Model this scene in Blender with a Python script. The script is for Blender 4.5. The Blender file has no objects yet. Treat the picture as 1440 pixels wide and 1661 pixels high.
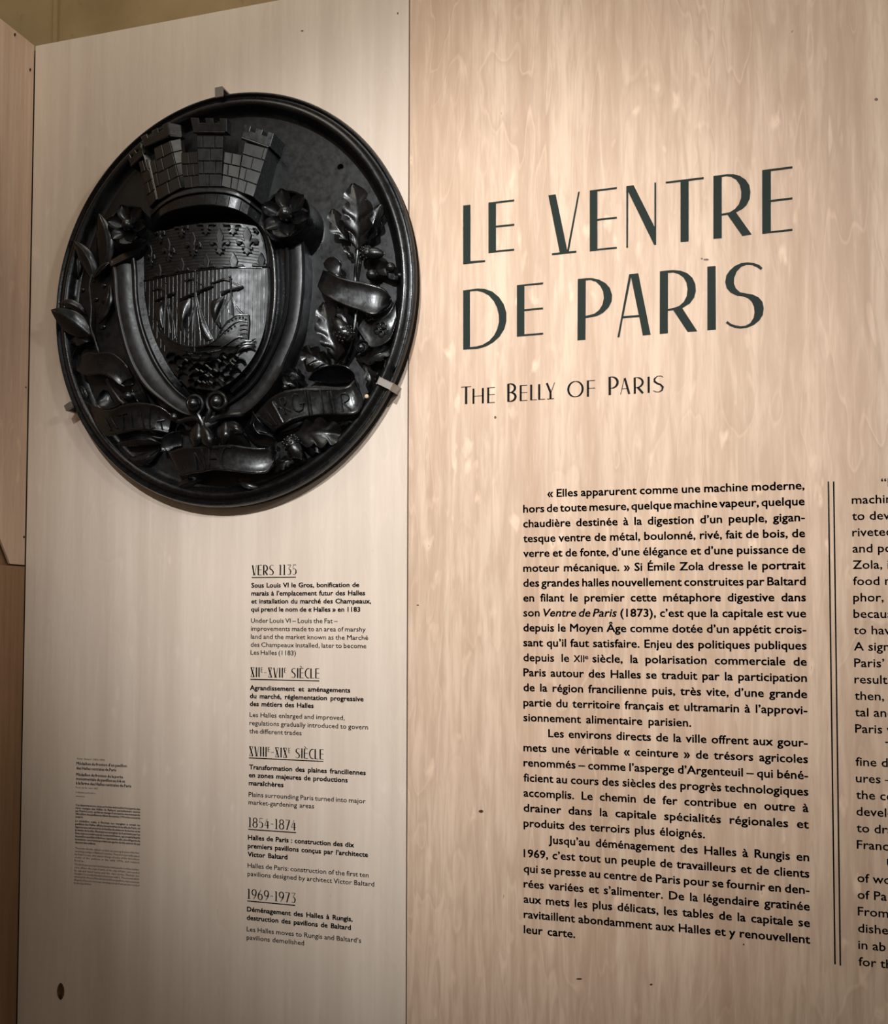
import bpy, bmesh, math, random
from mathutils import Vector, Matrix
from mathutils.geometry import tessellate_polygon
random.seed(7)
C = bpy.context.scene.collection
# ------------------------------------------------------------------ camera
D = 2.0; EYE = 1.55
F, CX, CY, YAW, PIT, ROL = 1736.54, 664.19, 924.84, -.30996757, .04307040, .00322690
_fw = Vector((math.sin(YAW)*math.cos(PIT), math.cos(YAW)*math.cos(PIT), math.sin(PIT)))
_rt = Vector((math.cos(YAW), -math.sin(YAW), 0)); _up = _rt.cross(_fw)
RT = math.cos(ROL)*_rt + math.sin(ROL)*_up; UP = -math.sin(ROL)*_rt + math.cos(ROL)*_up
CAM = Vector((0, -D, EYE))
cd = bpy.data.cameras.new('camera'); cam = bpy.data.objects.new('camera', cd); C.objects.link(cam)
cam.matrix_world = Matrix.Translation(CAM) @ Matrix((RT, UP, -_fw)).transposed().to_4x4()
cd.sensor_fit = 'HORIZONTAL'; cd.sensor_width = 36; cd.lens = F/1440*36
cd.shift_x = (720-CX)/1440; cd.shift_y = (CY-830.5)/1440; cd.clip_start = .05
bpy.context.scene.camera = cam
# ------------------------------------------------------------------ world, lamps, exposure
sc = bpy.context.scene
sc.view_settings.view_transform = 'Standard'; sc.view_settings.look = 'None'
sc.view_settings.exposure = 0.0; sc.view_settings.gamma = 1; sc.view_settings.use_curve_mapping = False
w = bpy.data.worlds.new('world'); sc.world = w; w.use_nodes = True
w.node_tree.nodes['Background'].inputs[0].default_value = (1, .86, .68, 1)
w.node_tree.nodes['Background'].inputs[1].default_value = .19
def spot(name, loc, aim, power, size, blend, radius, col):
    l = bpy.data.lights.new(name, 'SPOT'); l.energy = power; l.spot_size = math.radians(size); l.spot_blend = blend
    l.shadow_soft_size = radius; l.color = col
    o = bpy.data.objects.new(name, l); C.objects.link(o); o.location = loc
    o.rotation_euler = (Vector(aim)-Vector(loc)).to_track_quat('-Z', 'Y').to_euler(); return o
spot('spot_light', (1.7, -2.0, 2.9), (-1.22, 0, 2.42), 62, 34, 1, .14, (1, .95, .90))  # added fill spot: highlights on right-facing ridges, brighter upper-left wall
spot('spot_light', (-.50, -3.0, 3.15), (-.60, 0, 1.83), 318, 36, 1, .03, (1, .95, .90))
spot('spot_light', (.55, -2.9, 3.35), (-.16, 0, 1.88), 222, 44, 1, .03, (1, .94, .88))

# dim area fill added only to brighten the concrete wall; no real fixture
_l = bpy.data.lights.new('concrete_fill', 'AREA'); _l.energy = 13; _l.size = 1.2; _l.color = (1, .88, .70)
_o = bpy.data.objects.new('concrete_fill', _l); C.objects.link(_o); _o.location = (-.9, -.9, 4.0); _o.rotation_euler = (Vector((-1.4, .55, 2.8))-Vector(_o.location)).to_track_quat('-Z', 'Y').to_euler()

# ------------------------------------------------------------------ helpers
def ray(x, y): return _fw + RT*((x-CX)/F) - UP*((y-CY)/F)
def P(x, y, h=0.):
    """point h metres in front of the plywood wall (plane y = 0) seen at photo pixel x, y"""
    d = ray(x, y); t = (D-h)/d.y
    return Vector((d.x*t, -h, EYE+d.z*t))
ROOTLOC = {}
def empty(name, loc, label, cat, group=None):
    o = bpy.data.objects.new(name, None); C.objects.link(o); o.location = loc; o['label'] = label; o['category'] = cat
    if group: o['group'] = group
    o.empty_display_size = .05; return o
def tag(o, label, cat, group=None):
    o['label'] = label; o['category'] = cat
    if group: o['group'] = group
    return o
def root_of(o):
    v = Vector((0, 0, 0))
    while o is not None: v += o.location; o = o.parent
    return v
def build(name, vs, fs, mat, parent=None, smooth=True, angle=40):
    off = root_of(parent) if parent else Vector((0, 0, 0))
    me = bpy.data.meshes.new(name); me.from_pydata([tuple(Vector(v)-off) for v in vs], [], fs); me.validate()
    bm = bmesh.new(); bm.from_mesh(me); bmesh.ops.remove_doubles(bm, verts=bm.verts, dist=1e-6)
    bmesh.ops.recalc_face_normals(bm, faces=bm.faces); bm.to_mesh(me); bm.free()
    if smooth:
        for p in me.polygons: p.use_smooth = True
        me.set_sharp_from_angle(angle=math.radians(angle))
    me.materials.append(mat)
    o = bpy.data.objects.new(name, me); C.objects.link(o); o.parent = parent
    return o
class MB:
    def __init__(s): s.v = []; s.f = []
    def add(s, vs, fs):
        n = len(s.v); s.v += [Vector(v) for v in vs]; s.f += [tuple(i+n for i in f) for f in fs]
    def build(s, name, mat, parent=None, **k): return build(name, s.v, s.f, mat, parent, **k)
def boxvf(x0, x1, y0, y1, z0, z1):
    v = [(x, y, z) for x in (x0, x1) for y in (y0, y1) for z in (z0, z1)]
    return v, [(0, 1, 3, 2), (4, 6, 7, 5), (0, 4, 5, 1), (2, 3, 7, 6), (0, 2, 6, 4), (1, 5, 7, 3)]
def cr(pts, n):
    """Catmull-Rom resample of tuples, n points, even in parameter by chord length"""
    pts = [tuple(p) for p in pts]
    if len(pts) == 2: return [tuple(a+(b-a)*i/(n-1) for a, b in zip(*pts)) for i in range(n)]
    dd = [0.]
    for a, b in zip(pts, pts[1:]): dd.append(dd[-1]+max(1e-6, math.hypot(a[0]-b[0], a[1]-b[1])))
    out = []; m = len(pts)
    for i in range(n):
        s = dd[-1]*i/(n-1); k = 0
        while k < m-2 and s > dd[k+1]: k += 1
        t = (s-dd[k])/(dd[k+1]-dd[k]); p1, p2 = pts[k], pts[k+1]
        L = dd[k+1]-dd[k]
        r = []
        for c in range(len(p1)):
            m1 = (p2[c]-pts[k-1][c])/(dd[k+1]-dd[k-1])*L if k > 0 else p2[c]-p1[c]
            m2 = (pts[k+2][c]-p1[c])/(dd[k+2]-dd[k])*L if k < m-2 else p2[c]-p1[c]
            t2, t3 = t*t, t*t*t
            r.append((2*t3-3*t2+1)*p1[c]+(t3-2*t2+t)*m1+(-2*t3+3*t2)*p2[c]+(t3-t2)*m2)
        out.append(tuple(r))
    return out
def gridvf(rows, base=None, thick=None):
    """rows of (px,py,h) -> surface with side walls down to height base, or a sheet of given thickness"""
    R = [[P(*q) for q in r] for r in rows]; n, m = len(R), len(R[0])
    v = [q for r in R for q in r]
    f = [(i*m+j, i*m+j+1, (i+1)*m+j+1, (i+1)*m+j) for i in range(n-1) for j in range(m-1)]
    k = len(v)
    if thick:
        v += [q+Vector((0, thick, 0)) for q in v]
        f += [tuple(reversed([a+k for a in q])) for q in f]
        loop = [j for j in range(m)]+[i*m+m-1 for i in range(1, n)]+[(n-1)*m+j for j in range(m-2, -1, -1)]+[i*m for i in range(n-2, 0, -1)]
        f += [(loop[i], loop[(i+1) % len(loop)], loop[(i+1) % len(loop)]+k, loop[i]+k) for i in range(len(loop))]
    elif base is not None:
        loop = [j for j in range(m)]+[i*m+m-1 for i in range(1, n)]+[(n-1)*m+j for j in range(m-2, -1, -1)]+[i*m for i in range(n-2, 0, -1)]
        for i in loop: v.append(Vector((v[i].x, -base, v[i].z)))
        L = len(loop)
        f += [(loop[i], loop[(i+1) % L], k+(i+1) % L, k+i) for i in range(L)]
    return v, f
def grid(name, rows, mat, parent, base=None, thick=None, **kw):
    v, f = gridvf(rows, base, thick); return build(name, v, f, mat, parent, **kw)
def prismvf(out, base, bev=0.):
    """outline [(px,py,h)] facing the room, walls straight back to height base, top edge chamfered by bev metres"""
    top = [P(*q) for q in out]; n = len(top)
    cen = sum(top, Vector())/n
    if bev:
        ins = []
        for i in range(n):
            a, b, c = top[i-1], top[i], top[(i+1) % n]
            e1 = (b-a); e2 = (c-b); e1.y = e2.y = 0
            if e1.length < 1e-7 or e2.length < 1e-7: ins.append(b.copy()); continue
            n1 = Vector((-e1.z, 0, e1.x)).normalized(); n2 = Vector((-e2.z, 0, e2.x)).normalized()
            nn = n1+n2; l = nn.length
            ins.append((b, nn/l*min(bev*1.6, bev/max(.4, l/2)) if l > .2 else Vector()))
        area = sum(top[i].x*top[(i+1) % n].z-top[(i+1) % n].x*top[i].z for i in range(n))
        sgn = 1 if area > 0 else -1
        face = [(q[0]+q[1]*sgn) if isinstance(q, tuple) else q for q in ins]
        mid = [q+Vector((0, bev*.8, 0)) for q in top]
        v = face+mid+[Vector((q.x, -base, q.z)) for q in top]
        f = [(i, (i+1) % n, n+(i+1) % n, n+i) for i in range(n)]+[(n+i, n+(i+1) % n, 2*n+(i+1) % n, 2*n+i) for i in range(n)]
    else:
        v = top+[Vector((q.x, -base, q.z)) for q in top]; f = [(i, (i+1) % n, n+(i+1) % n, n+i) for i in range(n)]; face = top
    tri = tessellate_polygon([[Vector((q.x, q.z, 0)) for q in face]])
    return v, f+[tuple(t) for t in tri]
def prism(name, out, base, mat, parent, bev=.0, **kw):
    v, f = prismvf(out, base, bev); return build(name, v, f, mat, parent, angle=25, **kw)
def tubevf(pts, rad, seg=8):
    pts = [Vector(p) for p in pts]; n = len(pts); v = []; f = []
    ref = Vector((0, -1, 0))
    for i, p in enumerate(pts):
        t = (pts[min(i+1, n-1)]-pts[max(i-1, 0)]).normalized()
        a = t.cross(ref)
        if a.length < 1e-4: a = Vector((1, 0, 0))
        a.normalize(); b = a.cross(t); r = rad if not hasattr(rad, '__len__') else rad[i]
        v += [p+a*r*math.cos(2*math.pi*k/seg)+b*r*math.sin(2*math.pi*k/seg) for k in range(seg)]
    for i in range(n-1):
        for k in range(seg): f.append((i*seg+k, i*seg+(k+1) % seg, (i+1)*seg+(k+1) % seg, (i+1)*seg+k))
    f.append(tuple(range(seg))); f.append(tuple(range((n-1)*seg, n*seg)))
    return v, f
def tube(name, pts, rad, mat, parent, seg=8):
    v, f = tubevf([P(*p) for p in pts], rad, seg); return build(name, v, f, mat, parent)
def lathevf(origin, axis, prof, seg=20):
    """prof [(distance along axis, radius)]"""
    axis = Vector(axis).normalized(); a = axis.cross(Vector((0, 0, 1)))
    if a.length < .1: a = axis.cross(Vector((1, 0, 0)))
    a.normalize(); b = axis.cross(a); v = []; f = []
    for d, r in prof: v += [Vector(origin)+axis*d+(a*math.cos(2*math.pi*k/seg)+b*math.sin(2*math.pi*k/seg))*max(r, 1e-5) for k in range(seg)]
    for i in range(len(prof)-1):
        for k in range(seg): f.append((i*seg+k, i*seg+(k+1) % seg, (i+1)*seg+(k+1) % seg, (i+1)*seg+k))
    return v, f
def ballvf(c, r, sy=1., seg=14):
    return lathevf(Vector(c), (0, -1, 0), [(-r*sy*math.cos(math.pi*i/8), r*math.sin(math.pi*i/8)) for i in range(9)], seg)
def ball(name, px, py, h, rpx, mat, parent, sy=1.):
    c = P(px, py, h); r = (P(px+rpx, py, h)-c).length
    v, f = ballvf(c, r, sy); return build(name, v, f, mat, parent)

# ------------------------------------------------------------------ materials
def newmat(name):
    m = bpy.data.materials.new(name); m.use_nodes = True; nt = m.node_tree
    return m, nt, nt.nodes['Principled BSDF']
def N(nt, t, **k):
    n = nt.nodes.new(t)
    for a, b in k.items(): setattr(n, a, b)
    return n
def mapped(nt, scale):
    tc = N(nt, 'ShaderNodeTexCoord'); mp = N(nt, 'ShaderNodeMapping'); mp.inputs['Scale'].default_value = scale
    nt.links.new(tc.outputs['Object'], mp.inputs[0]); return mp.outputs[0]
def noise(nt, vec, scale=1., detail=4., rough=.5, dist=0.):
    n = N(nt, 'ShaderNodeTexNoise'); n.inputs['Scale'].default_value = scale; n.inputs['Detail'].default_value = detail
    n.inputs['Roughness'].default_value = rough; n.inputs['Distortion'].default_value = dist
    nt.links.new(vec, n.inputs['Vector']); return n.outputs['Fac']
def ramp(nt, fac, stops):
    r = N(nt, 'ShaderNodeValToRGB'); nt.links.new(fac, r.inputs[0]); e = r.color_ramp.elements
    while len(e) < len(stops): e.new(.5)
    for i, (p, c) in enumerate(stops): e[i].position = p; e[i].color = c if len(c) == 4 else (*c, 1)
    return r.outputs[0]
def mix(nt, fac, a, b, mode='MIX'):
    m = N(nt, 'ShaderNodeMix', data_type='RGBA', blend_type=mode)
    if hasattr(fac, 'links') or not isinstance(fac, (int, float)): nt.links.new(fac, m.inputs[0])
    else: m.inputs[0].default_value = fac
    for s, x in ((6, a), (7, b)):
        if isinstance(x, tuple): m.inputs[s].default_value = (*x, 1) if len(x) == 3 else x
        else: nt.links.new(x, m.inputs[s])
    return m.outputs[2]
def math_(nt, op, a, b=None):
    m = N(nt, 'ShaderNodeMath', operation=op)
    for i, x in enumerate((a, b)):
        if x is None: continue
        if isinstance(x, (int, float)): m.inputs[i].default_value = x
        else: nt.links.new(x, m.inputs[i])
    return m.outputs[0]
def s2l(r, g, b): return tuple((c/255/12.92 if c/255 < .04045 else ((c/255+.055)/1.055)**2.4) for c in (r, g, b))
def plywood(name, light, dark, pore, figure=.5, pins=.6, rough=.55):
    m, nt, b = newmat(name)
    g = (1, 1, 1)
    fine = noise(nt, mapped(nt, (150, 150, 2.5)), 1, 3, .6)
    band = noise(nt, mapped(nt, (16, 16, .55)), 1, 4, .6, .4)
    wide = noise(nt, mapped(nt, (5, 5, .7)), 1, 2, .5, .3)
    col = ramp(nt, band, [(.32, dark), (.62, light)])
    col = mix(nt, math_(nt, 'MULTIPLY', ramp(nt, wide, [(.45, (0, 0, 0)), (.62, (1, 1, 1))]), .35), col, tuple(min(1, c*1.12) for c in light))
    short = noise(nt, mapped(nt, (70, 70, 7)), 1, 4, .65, .5)
    col = mix(nt, math_(nt, 'MULTIPLY', ramp(nt, short, [(.46, (0, 0, 0)), (.62, (1, 1, 1))]), .62*figure), col, dark)
    col = mix(nt, math_(nt, 'MULTIPLY', ramp(nt, short, [(.30, (1, 1, 1)), (.46, (0, 0, 0))]), .55*figure), col, tuple(min(1, c*1.16) for c in light))
    # cathedral contour lines of the rotary-cut veneer: a pale edge beside a darker one
    fld = noise(nt, mapped(nt, (6.5, 6.5, 1.3)), 1, 3.2, .62, .35)
    saw = math_(nt, 'FRACT', math_(nt, 'MULTIPLY', fld, 8.5))
    patch = ramp(nt, noise(nt, mapped(nt, (2.6, 2.6, 1.3)), 1, 2), [(.40, (0, 0, 0)), (.58, (1, 1, 1))])
    dk = ramp(nt, saw, [(0, (0, 0, 0)), (.70, (0, 0, 0)), (.90, (1, 1, 1)), (.93, (0, 0, 0))])
    lt_ = ramp(nt, saw, [(0, (.5, .5, .5)), (.03, (0, 0, 0)), (.92, (0, 0, 0)), (.96, (1, 1, 1))])
    col = mix(nt, math_(nt, 'MULTIPLY', math_(nt, 'MULTIPLY', dk, patch), figure*.35), col, tuple(c*.88 for c in dark))
    col = mix(nt, math_(nt, 'MULTIPLY', math_(nt, 'MULTIPLY', lt_, patch), figure*.32), col, tuple(min(1, c*1.22) for c in light))
    col = mix(nt, math_(nt, 'MULTIPLY', ramp(nt, fine, [(.5, (0, 0, 0)), (.75, (1, 1, 1))]), .30), col, dark)
    # bird's-eye flecks: pale drop with a small dark pin in it
    jit = N(nt, 'ShaderNodeVectorMath', operation='ADD')
    nn_ = N(nt, 'ShaderNodeTexNoise'); nn_.inputs['Scale'].default_value = 1.6; tcx = mapped(nt, (30, 30, 12)); nt.links.new(tcx, nn_.inputs['Vector'])
    nt.links.new(tcx, jit.inputs[0]); nt.links.new(nn_.outputs['Color'], jit.inputs[1])
    vo = N(nt, 'ShaderNodeTexVoronoi'); vo.inputs['Scale'].default_value = 1; nt.links.new(jit.outputs[0], vo.inputs['Vector'])
    zone = ramp(nt, noise(nt, mapped(nt, (3, 3, 2)), 1, 2), [(.42, (0, 0, 0)), (.58, (1, 1, 1))])
    sel = math_(nt, 'MULTIPLY', ramp(nt, vo.outputs['Color'], [(.40, (0, 0, 0)), (.5, (1, 1, 1))]), zone)
    halo = ramp(nt, vo.outputs['Distance'], [(.08, (1, 1, 1)), (.26, (0, 0, 0))])
    col = mix(nt, math_(nt, 'MULTIPLY', math_(nt, 'MULTIPLY', halo, sel), figure*.8), col, tuple(min(1, c*1.3) for c in light))
    dot = ramp(nt, vo.outputs['Distance'], [(.025, (1, 1, 1)), (.06, (0, 0, 0))])
    col = mix(nt, math_(nt, 'MULTIPLY', math_(nt, 'MULTIPLY', dot, ramp(nt, vo.outputs['Color'], [(.50, (0, 0, 0)), (.62, (1, 1, 1))])), pins), col, pore)
    nt.links.new(col, b.inputs['Base Color']); b.inputs['Roughness'].default_value = rough
    b.inputs['Specular IOR Level'].default_value = .35
    bp = N(nt, 'ShaderNodeBump'); bp.inputs['Strength'].default_value = .12; bp.inputs['Distance'].default_value = .001
    nt.links.new(fine, bp.inputs['Height']); nt.links.new(bp.outputs[0], b.inputs['Normal'])
    return m
M_PALE = plywood('pale_plywood', s2l(224, 213, 202), s2l(209, 196, 184), s2l(150, 128, 108), .30, .22)
M_WARM = plywood('warm_plywood', s2l(222, 200, 180), s2l(192, 165, 143), s2l(120, 88, 64), .85, .6)
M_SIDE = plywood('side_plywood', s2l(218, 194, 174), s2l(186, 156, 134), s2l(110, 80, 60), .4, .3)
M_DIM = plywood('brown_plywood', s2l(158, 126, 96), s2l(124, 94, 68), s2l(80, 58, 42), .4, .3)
M_EDGE, nt, b = newmat('plywood_edge'); b.inputs['Base Color'].default_value = (*s2l(205, 180, 152), 1); b.inputs['Roughness'].default_value = .7
M_GAP, nt, b = newmat('dark_batten'); b.inputs['Base Color'].default_value = (*s2l(60, 44, 32), 1); b.inputs['Roughness'].default_value = .9
M_KNOT, nt, b = newmat('knot_wood')
nt.links.new(ramp(nt, noise(nt, mapped(nt, (300, 300, 90)), 1, 3), [(.35, s2l(40, 24, 14)), (.65, s2l(110, 82, 60))]), b.inputs['Base Color'])
def iron(name, base, rough, bump=.38, metal=0.):
    m, nt, b = newmat(name)
    n1 = noise(nt, mapped(nt, (1, 1, 1)), 60, 5, .65); n2 = noise(nt, mapped(nt, (1, 1, 1)), 9, 4, .6)
    nt.links.new(ramp(nt, n2, [(.35, tuple(c*.75 for c in base)), (.7, tuple(c*1.5 for c in base))]), b.inputs['Base Color'])
    nt.links.new(ramp(nt, n1, [(.3, (rough-.07,)*3), (.72, (rough+.16,)*3)]), b.inputs['Roughness'])
    b.inputs['Metallic'].default_value = metal; b.inputs['Specular IOR Level'].default_value = .68; b.inputs['Specular Tint'].default_value = (.86, .93, 1, 1)
    bp = N(nt, 'ShaderNodeBump'); bp.inputs['Strength'].default_value = bump; bp.inputs['Distance'].default_value = .0015
    n3 = noise(nt, mapped(nt, (1, 1, 1)), 140, 4, .6)
    nt.links.new(math_(nt, 'ADD', math_(nt, 'MULTIPLY', n2, 1.6), math_(nt, 'MULTIPLY', n3, .35)), bp.inputs['Height']); nt.links.new(bp.outputs[0], b.inputs['Normal'])
    return m
M_IRON = iron('black_cast_iron', (.0030, .0031, .0035), .26)
M_PLATE = iron('black_iron_ground', (.0035, .0036, .004), .33, .35)
M_BAND = iron('worn_black_iron', (.0032, .0033, .0037), .37, .30)
M_STEEL, nt, b = newmat('brushed_steel'); b.inputs['Base Color'].default_value = (.30, .285, .27, 1); b.inputs['Metallic'].default_value = .85; b.inputs['Roughness'].default_value = .38
def flat(name, rgb, rough=.6):
    m, nt, b = newmat(name); b.inputs['Base Color'].default_value = (*s2l(*rgb), 1); b.inputs['Roughness'].default_value = rough; b.inputs['Specular IOR Level'].default_value = .12; return m
M_TITLE = flat('dark_green_vinyl', (34, 46, 43)); M_INK = flat('black_vinyl', (14, 12, 11)); M_INKL = flat('dark_grey_vinyl', (34, 29, 25)); M_CAP = flat('brown_ink', (66, 52, 40))
M_CONC, nt, b = newmat('brown_concrete')
c1 = ramp(nt, noise(nt, mapped(nt, (1, 1, 1)), 3, 6, .6), [(.3, s2l(150, 128, 92)), (.7, s2l(178, 156, 118))])
c2 = ramp(nt, noise(nt, mapped(nt, (1, 1, 1)), 22, 5, .7), [(.62, (0, 0, 0)), (.74, (1, 1, 1))])
nt.links.new(mix(nt, math_(nt, 'MULTIPLY', c2, .5), c1, s2l(110, 88, 60)), b.inputs['Base Color']); b.inputs['Roughness'].default_value = .9
M_FLOOR, nt, b = newmat('grey_concrete_floor')
nt.links.new(ramp(nt, noise(nt, mapped(nt, (1, 1, 1)), 2, 6, .6), [(.3, s2l(95, 88, 80)), (.7, s2l(120, 112, 102))]), b.inputs['Base Color']); b.inputs['Roughness'].default_value = .6

# ------------------------------------------------------------------ structure
def struct(o): o['kind'] = 'structure'; return o
XL = (P(56.5, 76).x+P(45, 750).x)/2          # corner with the left wall
XJ = (P(664, 0).x+P(658, 1661).x)/2          # joint between the two plywood sheets
ZT = (P(57, 74.5).z+P(400, 9.7).z)/2         # top of the partition
PT = .015
fl = struct(MB().build('floor', M_FLOOR)) if False else None
m = MB(); m.add(*boxvf(XL-1.2, 3.2, -5.2, 1.2, -.06, 0)); struct(m.build('floor', M_FLOOR, smooth=False))
m = MB(); m.add(*boxvf(XL-.02, 1.6, PT, PT+.05, 0, ZT-.002)); WB = struct(m.build('wall_back', M_GAP, smooth=False))
def sheet(name, x0, x1, z0, z1, y0, y1, mat, parent, label=None):
    m = bmesh.new(); bmesh.ops.create_cube(m, size=1)
    for v in m.verts: v.co = Vector(((x0+x1)/2+v.co.x*(x1-x0), (y0+y1)/2+v.co.y*(y1-y0), (z0+z1)/2+v.co.z*(z1-z0)))
    bmesh.ops.bevel(m, geom=m.edges[:], offset=.0008, segments=1, affect='EDGES')
    me = bpy.data.meshes.new(name); m.to_mesh(me); m.free(); me.materials.append(mat)
    o = bpy.data.objects.new(name, me); C.objects.link(o); o.parent = parent
    if label: o['label'] = label
    return o
sheet('plywood_panel', XL+.0004, XJ-.0012, .0, ZT, 0, PT, M_PALE, WB, 'pale plywood panel')
sheet('plywood_panel', XJ+.0012, 1.6, .0, ZT, 0, PT, M_WARM, WB, 'warm-toned plywood panel')
# left partition, at a right angle to the back one; its upper sheet has an opening cut out at the lower edge
def Q(x, y, dx=0.):
    d = ray(x, y); t = (XL+dx)/d.x; return Vector((XL+dx, -D+d.y*t, EYE+d.z*t))
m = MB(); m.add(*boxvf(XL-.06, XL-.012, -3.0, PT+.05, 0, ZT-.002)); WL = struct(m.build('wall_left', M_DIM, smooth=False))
zb = Q(30, 915.5).z
def xsheet(name, pts, x0, x1, mat, parent):
    n = len(pts); v = [Vector((x0, y, z)) for y, z in pts]+[Vector((x1, y, z)) for y, z in pts]
    tri = tessellate_polygon([[Vector((y, z, 0)) for y, z in pts]])
    f = [tuple(t) for t in tri]+[tuple(a+n for a in reversed(t)) for t in tri]+[(i, (i+1) % n, n+(i+1) % n, n+i) for i in range(n)]
    return build(name, v, f, mat, parent, smooth=False)
opx = [(17, 913), (0, 872), (-30, 800), (-60, 720), (-75, 600), (-60, 480), (-20, 400), (1.2, 330), (2.2, 290), (2, 250), (.5, 215), (-8, 180), (-30, 140), (-70, 110), (-120, 105)]
op = [Q(*q) for q in opx]; yend = -2.6
pts = [(-.002, ZT), (-.002, zb)]+[(op[0].y, zb)]+[(q.y, q.z) for q in op[1:]]
top_y = op[-1].y
pts += [(yend, op[-1].z), (yend, ZT)]
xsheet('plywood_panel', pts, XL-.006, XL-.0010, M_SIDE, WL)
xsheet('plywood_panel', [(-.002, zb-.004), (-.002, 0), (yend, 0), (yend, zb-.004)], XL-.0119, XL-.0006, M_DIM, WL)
# concrete wall of the building behind the partitions
YC = .55
def PC(x, y): d = ray(x, y); t = (D+YC)/d.y; return Vector((d.x*t, YC, EYE+d.z*t))
m = MB(); m.add(*boxvf(XL-2.5, 3.0, YC, YC+.2, 0, 4.2)); WF = struct(m.build('wall_far', M_CONC, smooth=False))
xs = PC(90.5, 30).x, PC(97, 30).x
m = MB(); m.add(*boxvf(xs[0], xs[1], YC-.012, YC+.01, 0, 4.2)); m.build('formwork_seam', M_CONC, WF, smooth=False)
# knots and screw holes of the plywood
def blot(name, px, py, rx, ry, parent, mat=M_KNOT, side=False):
    vs = []
    for k in range(14):
        a = 2*math.pi*k/14; ex, ey = px+rx*math.copysign(abs(math.cos(a))**1.3, math.cos(a)), py+ry*math.sin(a)
        vs.append(Q(ex, ey, .0004) if side else P(ex, ey, .0004))
    c = sum(vs, Vector())/14; vs.append(c+(Vector((-.0002, 0, 0)) if side else Vector((0, .0002, 0))))
    back = [q+(Vector((-.0012, 0, 0)) if side else Vector((0, .0012, 0))) for q in vs[:14]]
    build(name, vs+back, [(i, (i+1) % 14, 14) for i in range(14)]+[(i, (i+1) % 14, 15+(i+1) % 14, 15+i) for i in range(14)], mat, parent)
blot('knot', 98.3, 1608, 6, 14, WB)
for q in ((677.5, 981.5, 2, 1.1), (780, 1316, 4, 2.6), (939, 1588, 5, 1.3), (1056, 1597, 2.4, 1.6), (1206, 1532, 1.4, 1.6), (1145, 421, 4.5, 1.6), (1138, 419.5, 2, 1.2), (803, 677, 1.8, 2.4), (645, 21.5, 1, 2), (490, 50, 2.4, 1), (1421, 161, 3, 2.5)): blot('knot', *q, WB)
for q in ((24.6, 56, 1.4, 2.6), (49.6, 113, 1.1, 2.6), (42.5, 628, .9, 1.2), (39.3, 871, 1, 2)): blot('screw_hole', *q, WL, M_GAP, True)

# ------------------------------------------------------------------ medallion
HB = .018      # ground plate height over the wall
cen_px = (385, 485)
A0, A1 = P(87.5, 505, .040).x, P(683, 433, .004).x
B0, B1 = P(345, 826, .004).z, P(398, 146.5, .036).z
EC = Vector(((A0+A1)/2, 0, (B0+B1)/2)); EA, EB = (A1-A0)/2, (B1-B0)/2
MED = empty('medallion', (EC.x, -HB, EC.z), 'large black cast-iron oval relief medallion hung on pale plywood panel', 'medallion')
def ell(t, d):
    x, z = EA*math.cos(t), EB*math.sin(t); nx, nz = math.cos(t)/EA, math.sin(t)/EB; l = math.hypot(nx, nz)
    return EC.x+x-nx/l*d, EC.z+z-nz/l*d
def ring(name, prof, mat, parent, n=200):
    v = []; f = []; m = len(prof)
    for i in range(n):
        t = 2*math.pi*i/n
        for d, h in prof: x, z = ell(t, d); v.append(Vector((x, -h, z)))
    for i in range(n):
        for j in range(m-1): a = (i+1) % n; f.append((i*m+j, i*m+j+1, a*m+j+1, a*m+j))
    return build(name, v, f, mat, parent, angle=50)
M_DULL, nt, b = newmat('dull_black_edge'); b.inputs['Base Color'].default_value = (.006, .005, .0045, 1); b.inputs['Roughness'].default_value = .9; b.inputs['Specular IOR Level'].default_value = .05
ring('rim_edge', [(.004, .001), (.0015, .008), (0, .0285)], M_DULL, MED)
ring('rim', [(0, .028), (.001, .034), (.0035, .0375), (.006, .0375), (.0085, .034), (.010, .0325), (.013, .033), (.016, .037), (.020, .0415), (.0245, .043), (.029, .041), (.033, .035), (.036, .027), (.040, .0205), (.046, HB)], M_IRON, MED)
# ground plate with a drilled hole
outl = [ell(2*math.pi*i/96, .044) for i in range(96)]
hc = P(552, 271, HB); hr = .0068
hole = [(hc.x+hr*math.cos(2*math.pi*i/20), hc.z+hr*math.sin(2*math.pi*i/20)) for i in range(20)]
allp = outl+hole
tri = tessellate_polygon([[Vector((x, z, 0)) for x, z in outl], [Vector((x, z, 0)) for x, z in reversed(hole)]])
idx = list(range(96))+[96+i for i in reversed(range(20))]
v = [Vector((x, -HB, z)) for x, z in allp]+[Vector((x, -.004, z)) for x, z in hole]+[Vector((hc.x, -.004, hc.z))]
f = [tuple(idx[k] for k in t) for t in tri]+[(96+i, 96+(i+1) % 20, 116+(i+1) % 20, 116+i) for i in range(20)]+[(116+i, 116+(i+1) % 20, 136) for i in range(20)]
build('back_plate', v, f, M_PLATE, MED, angle=20)

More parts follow.
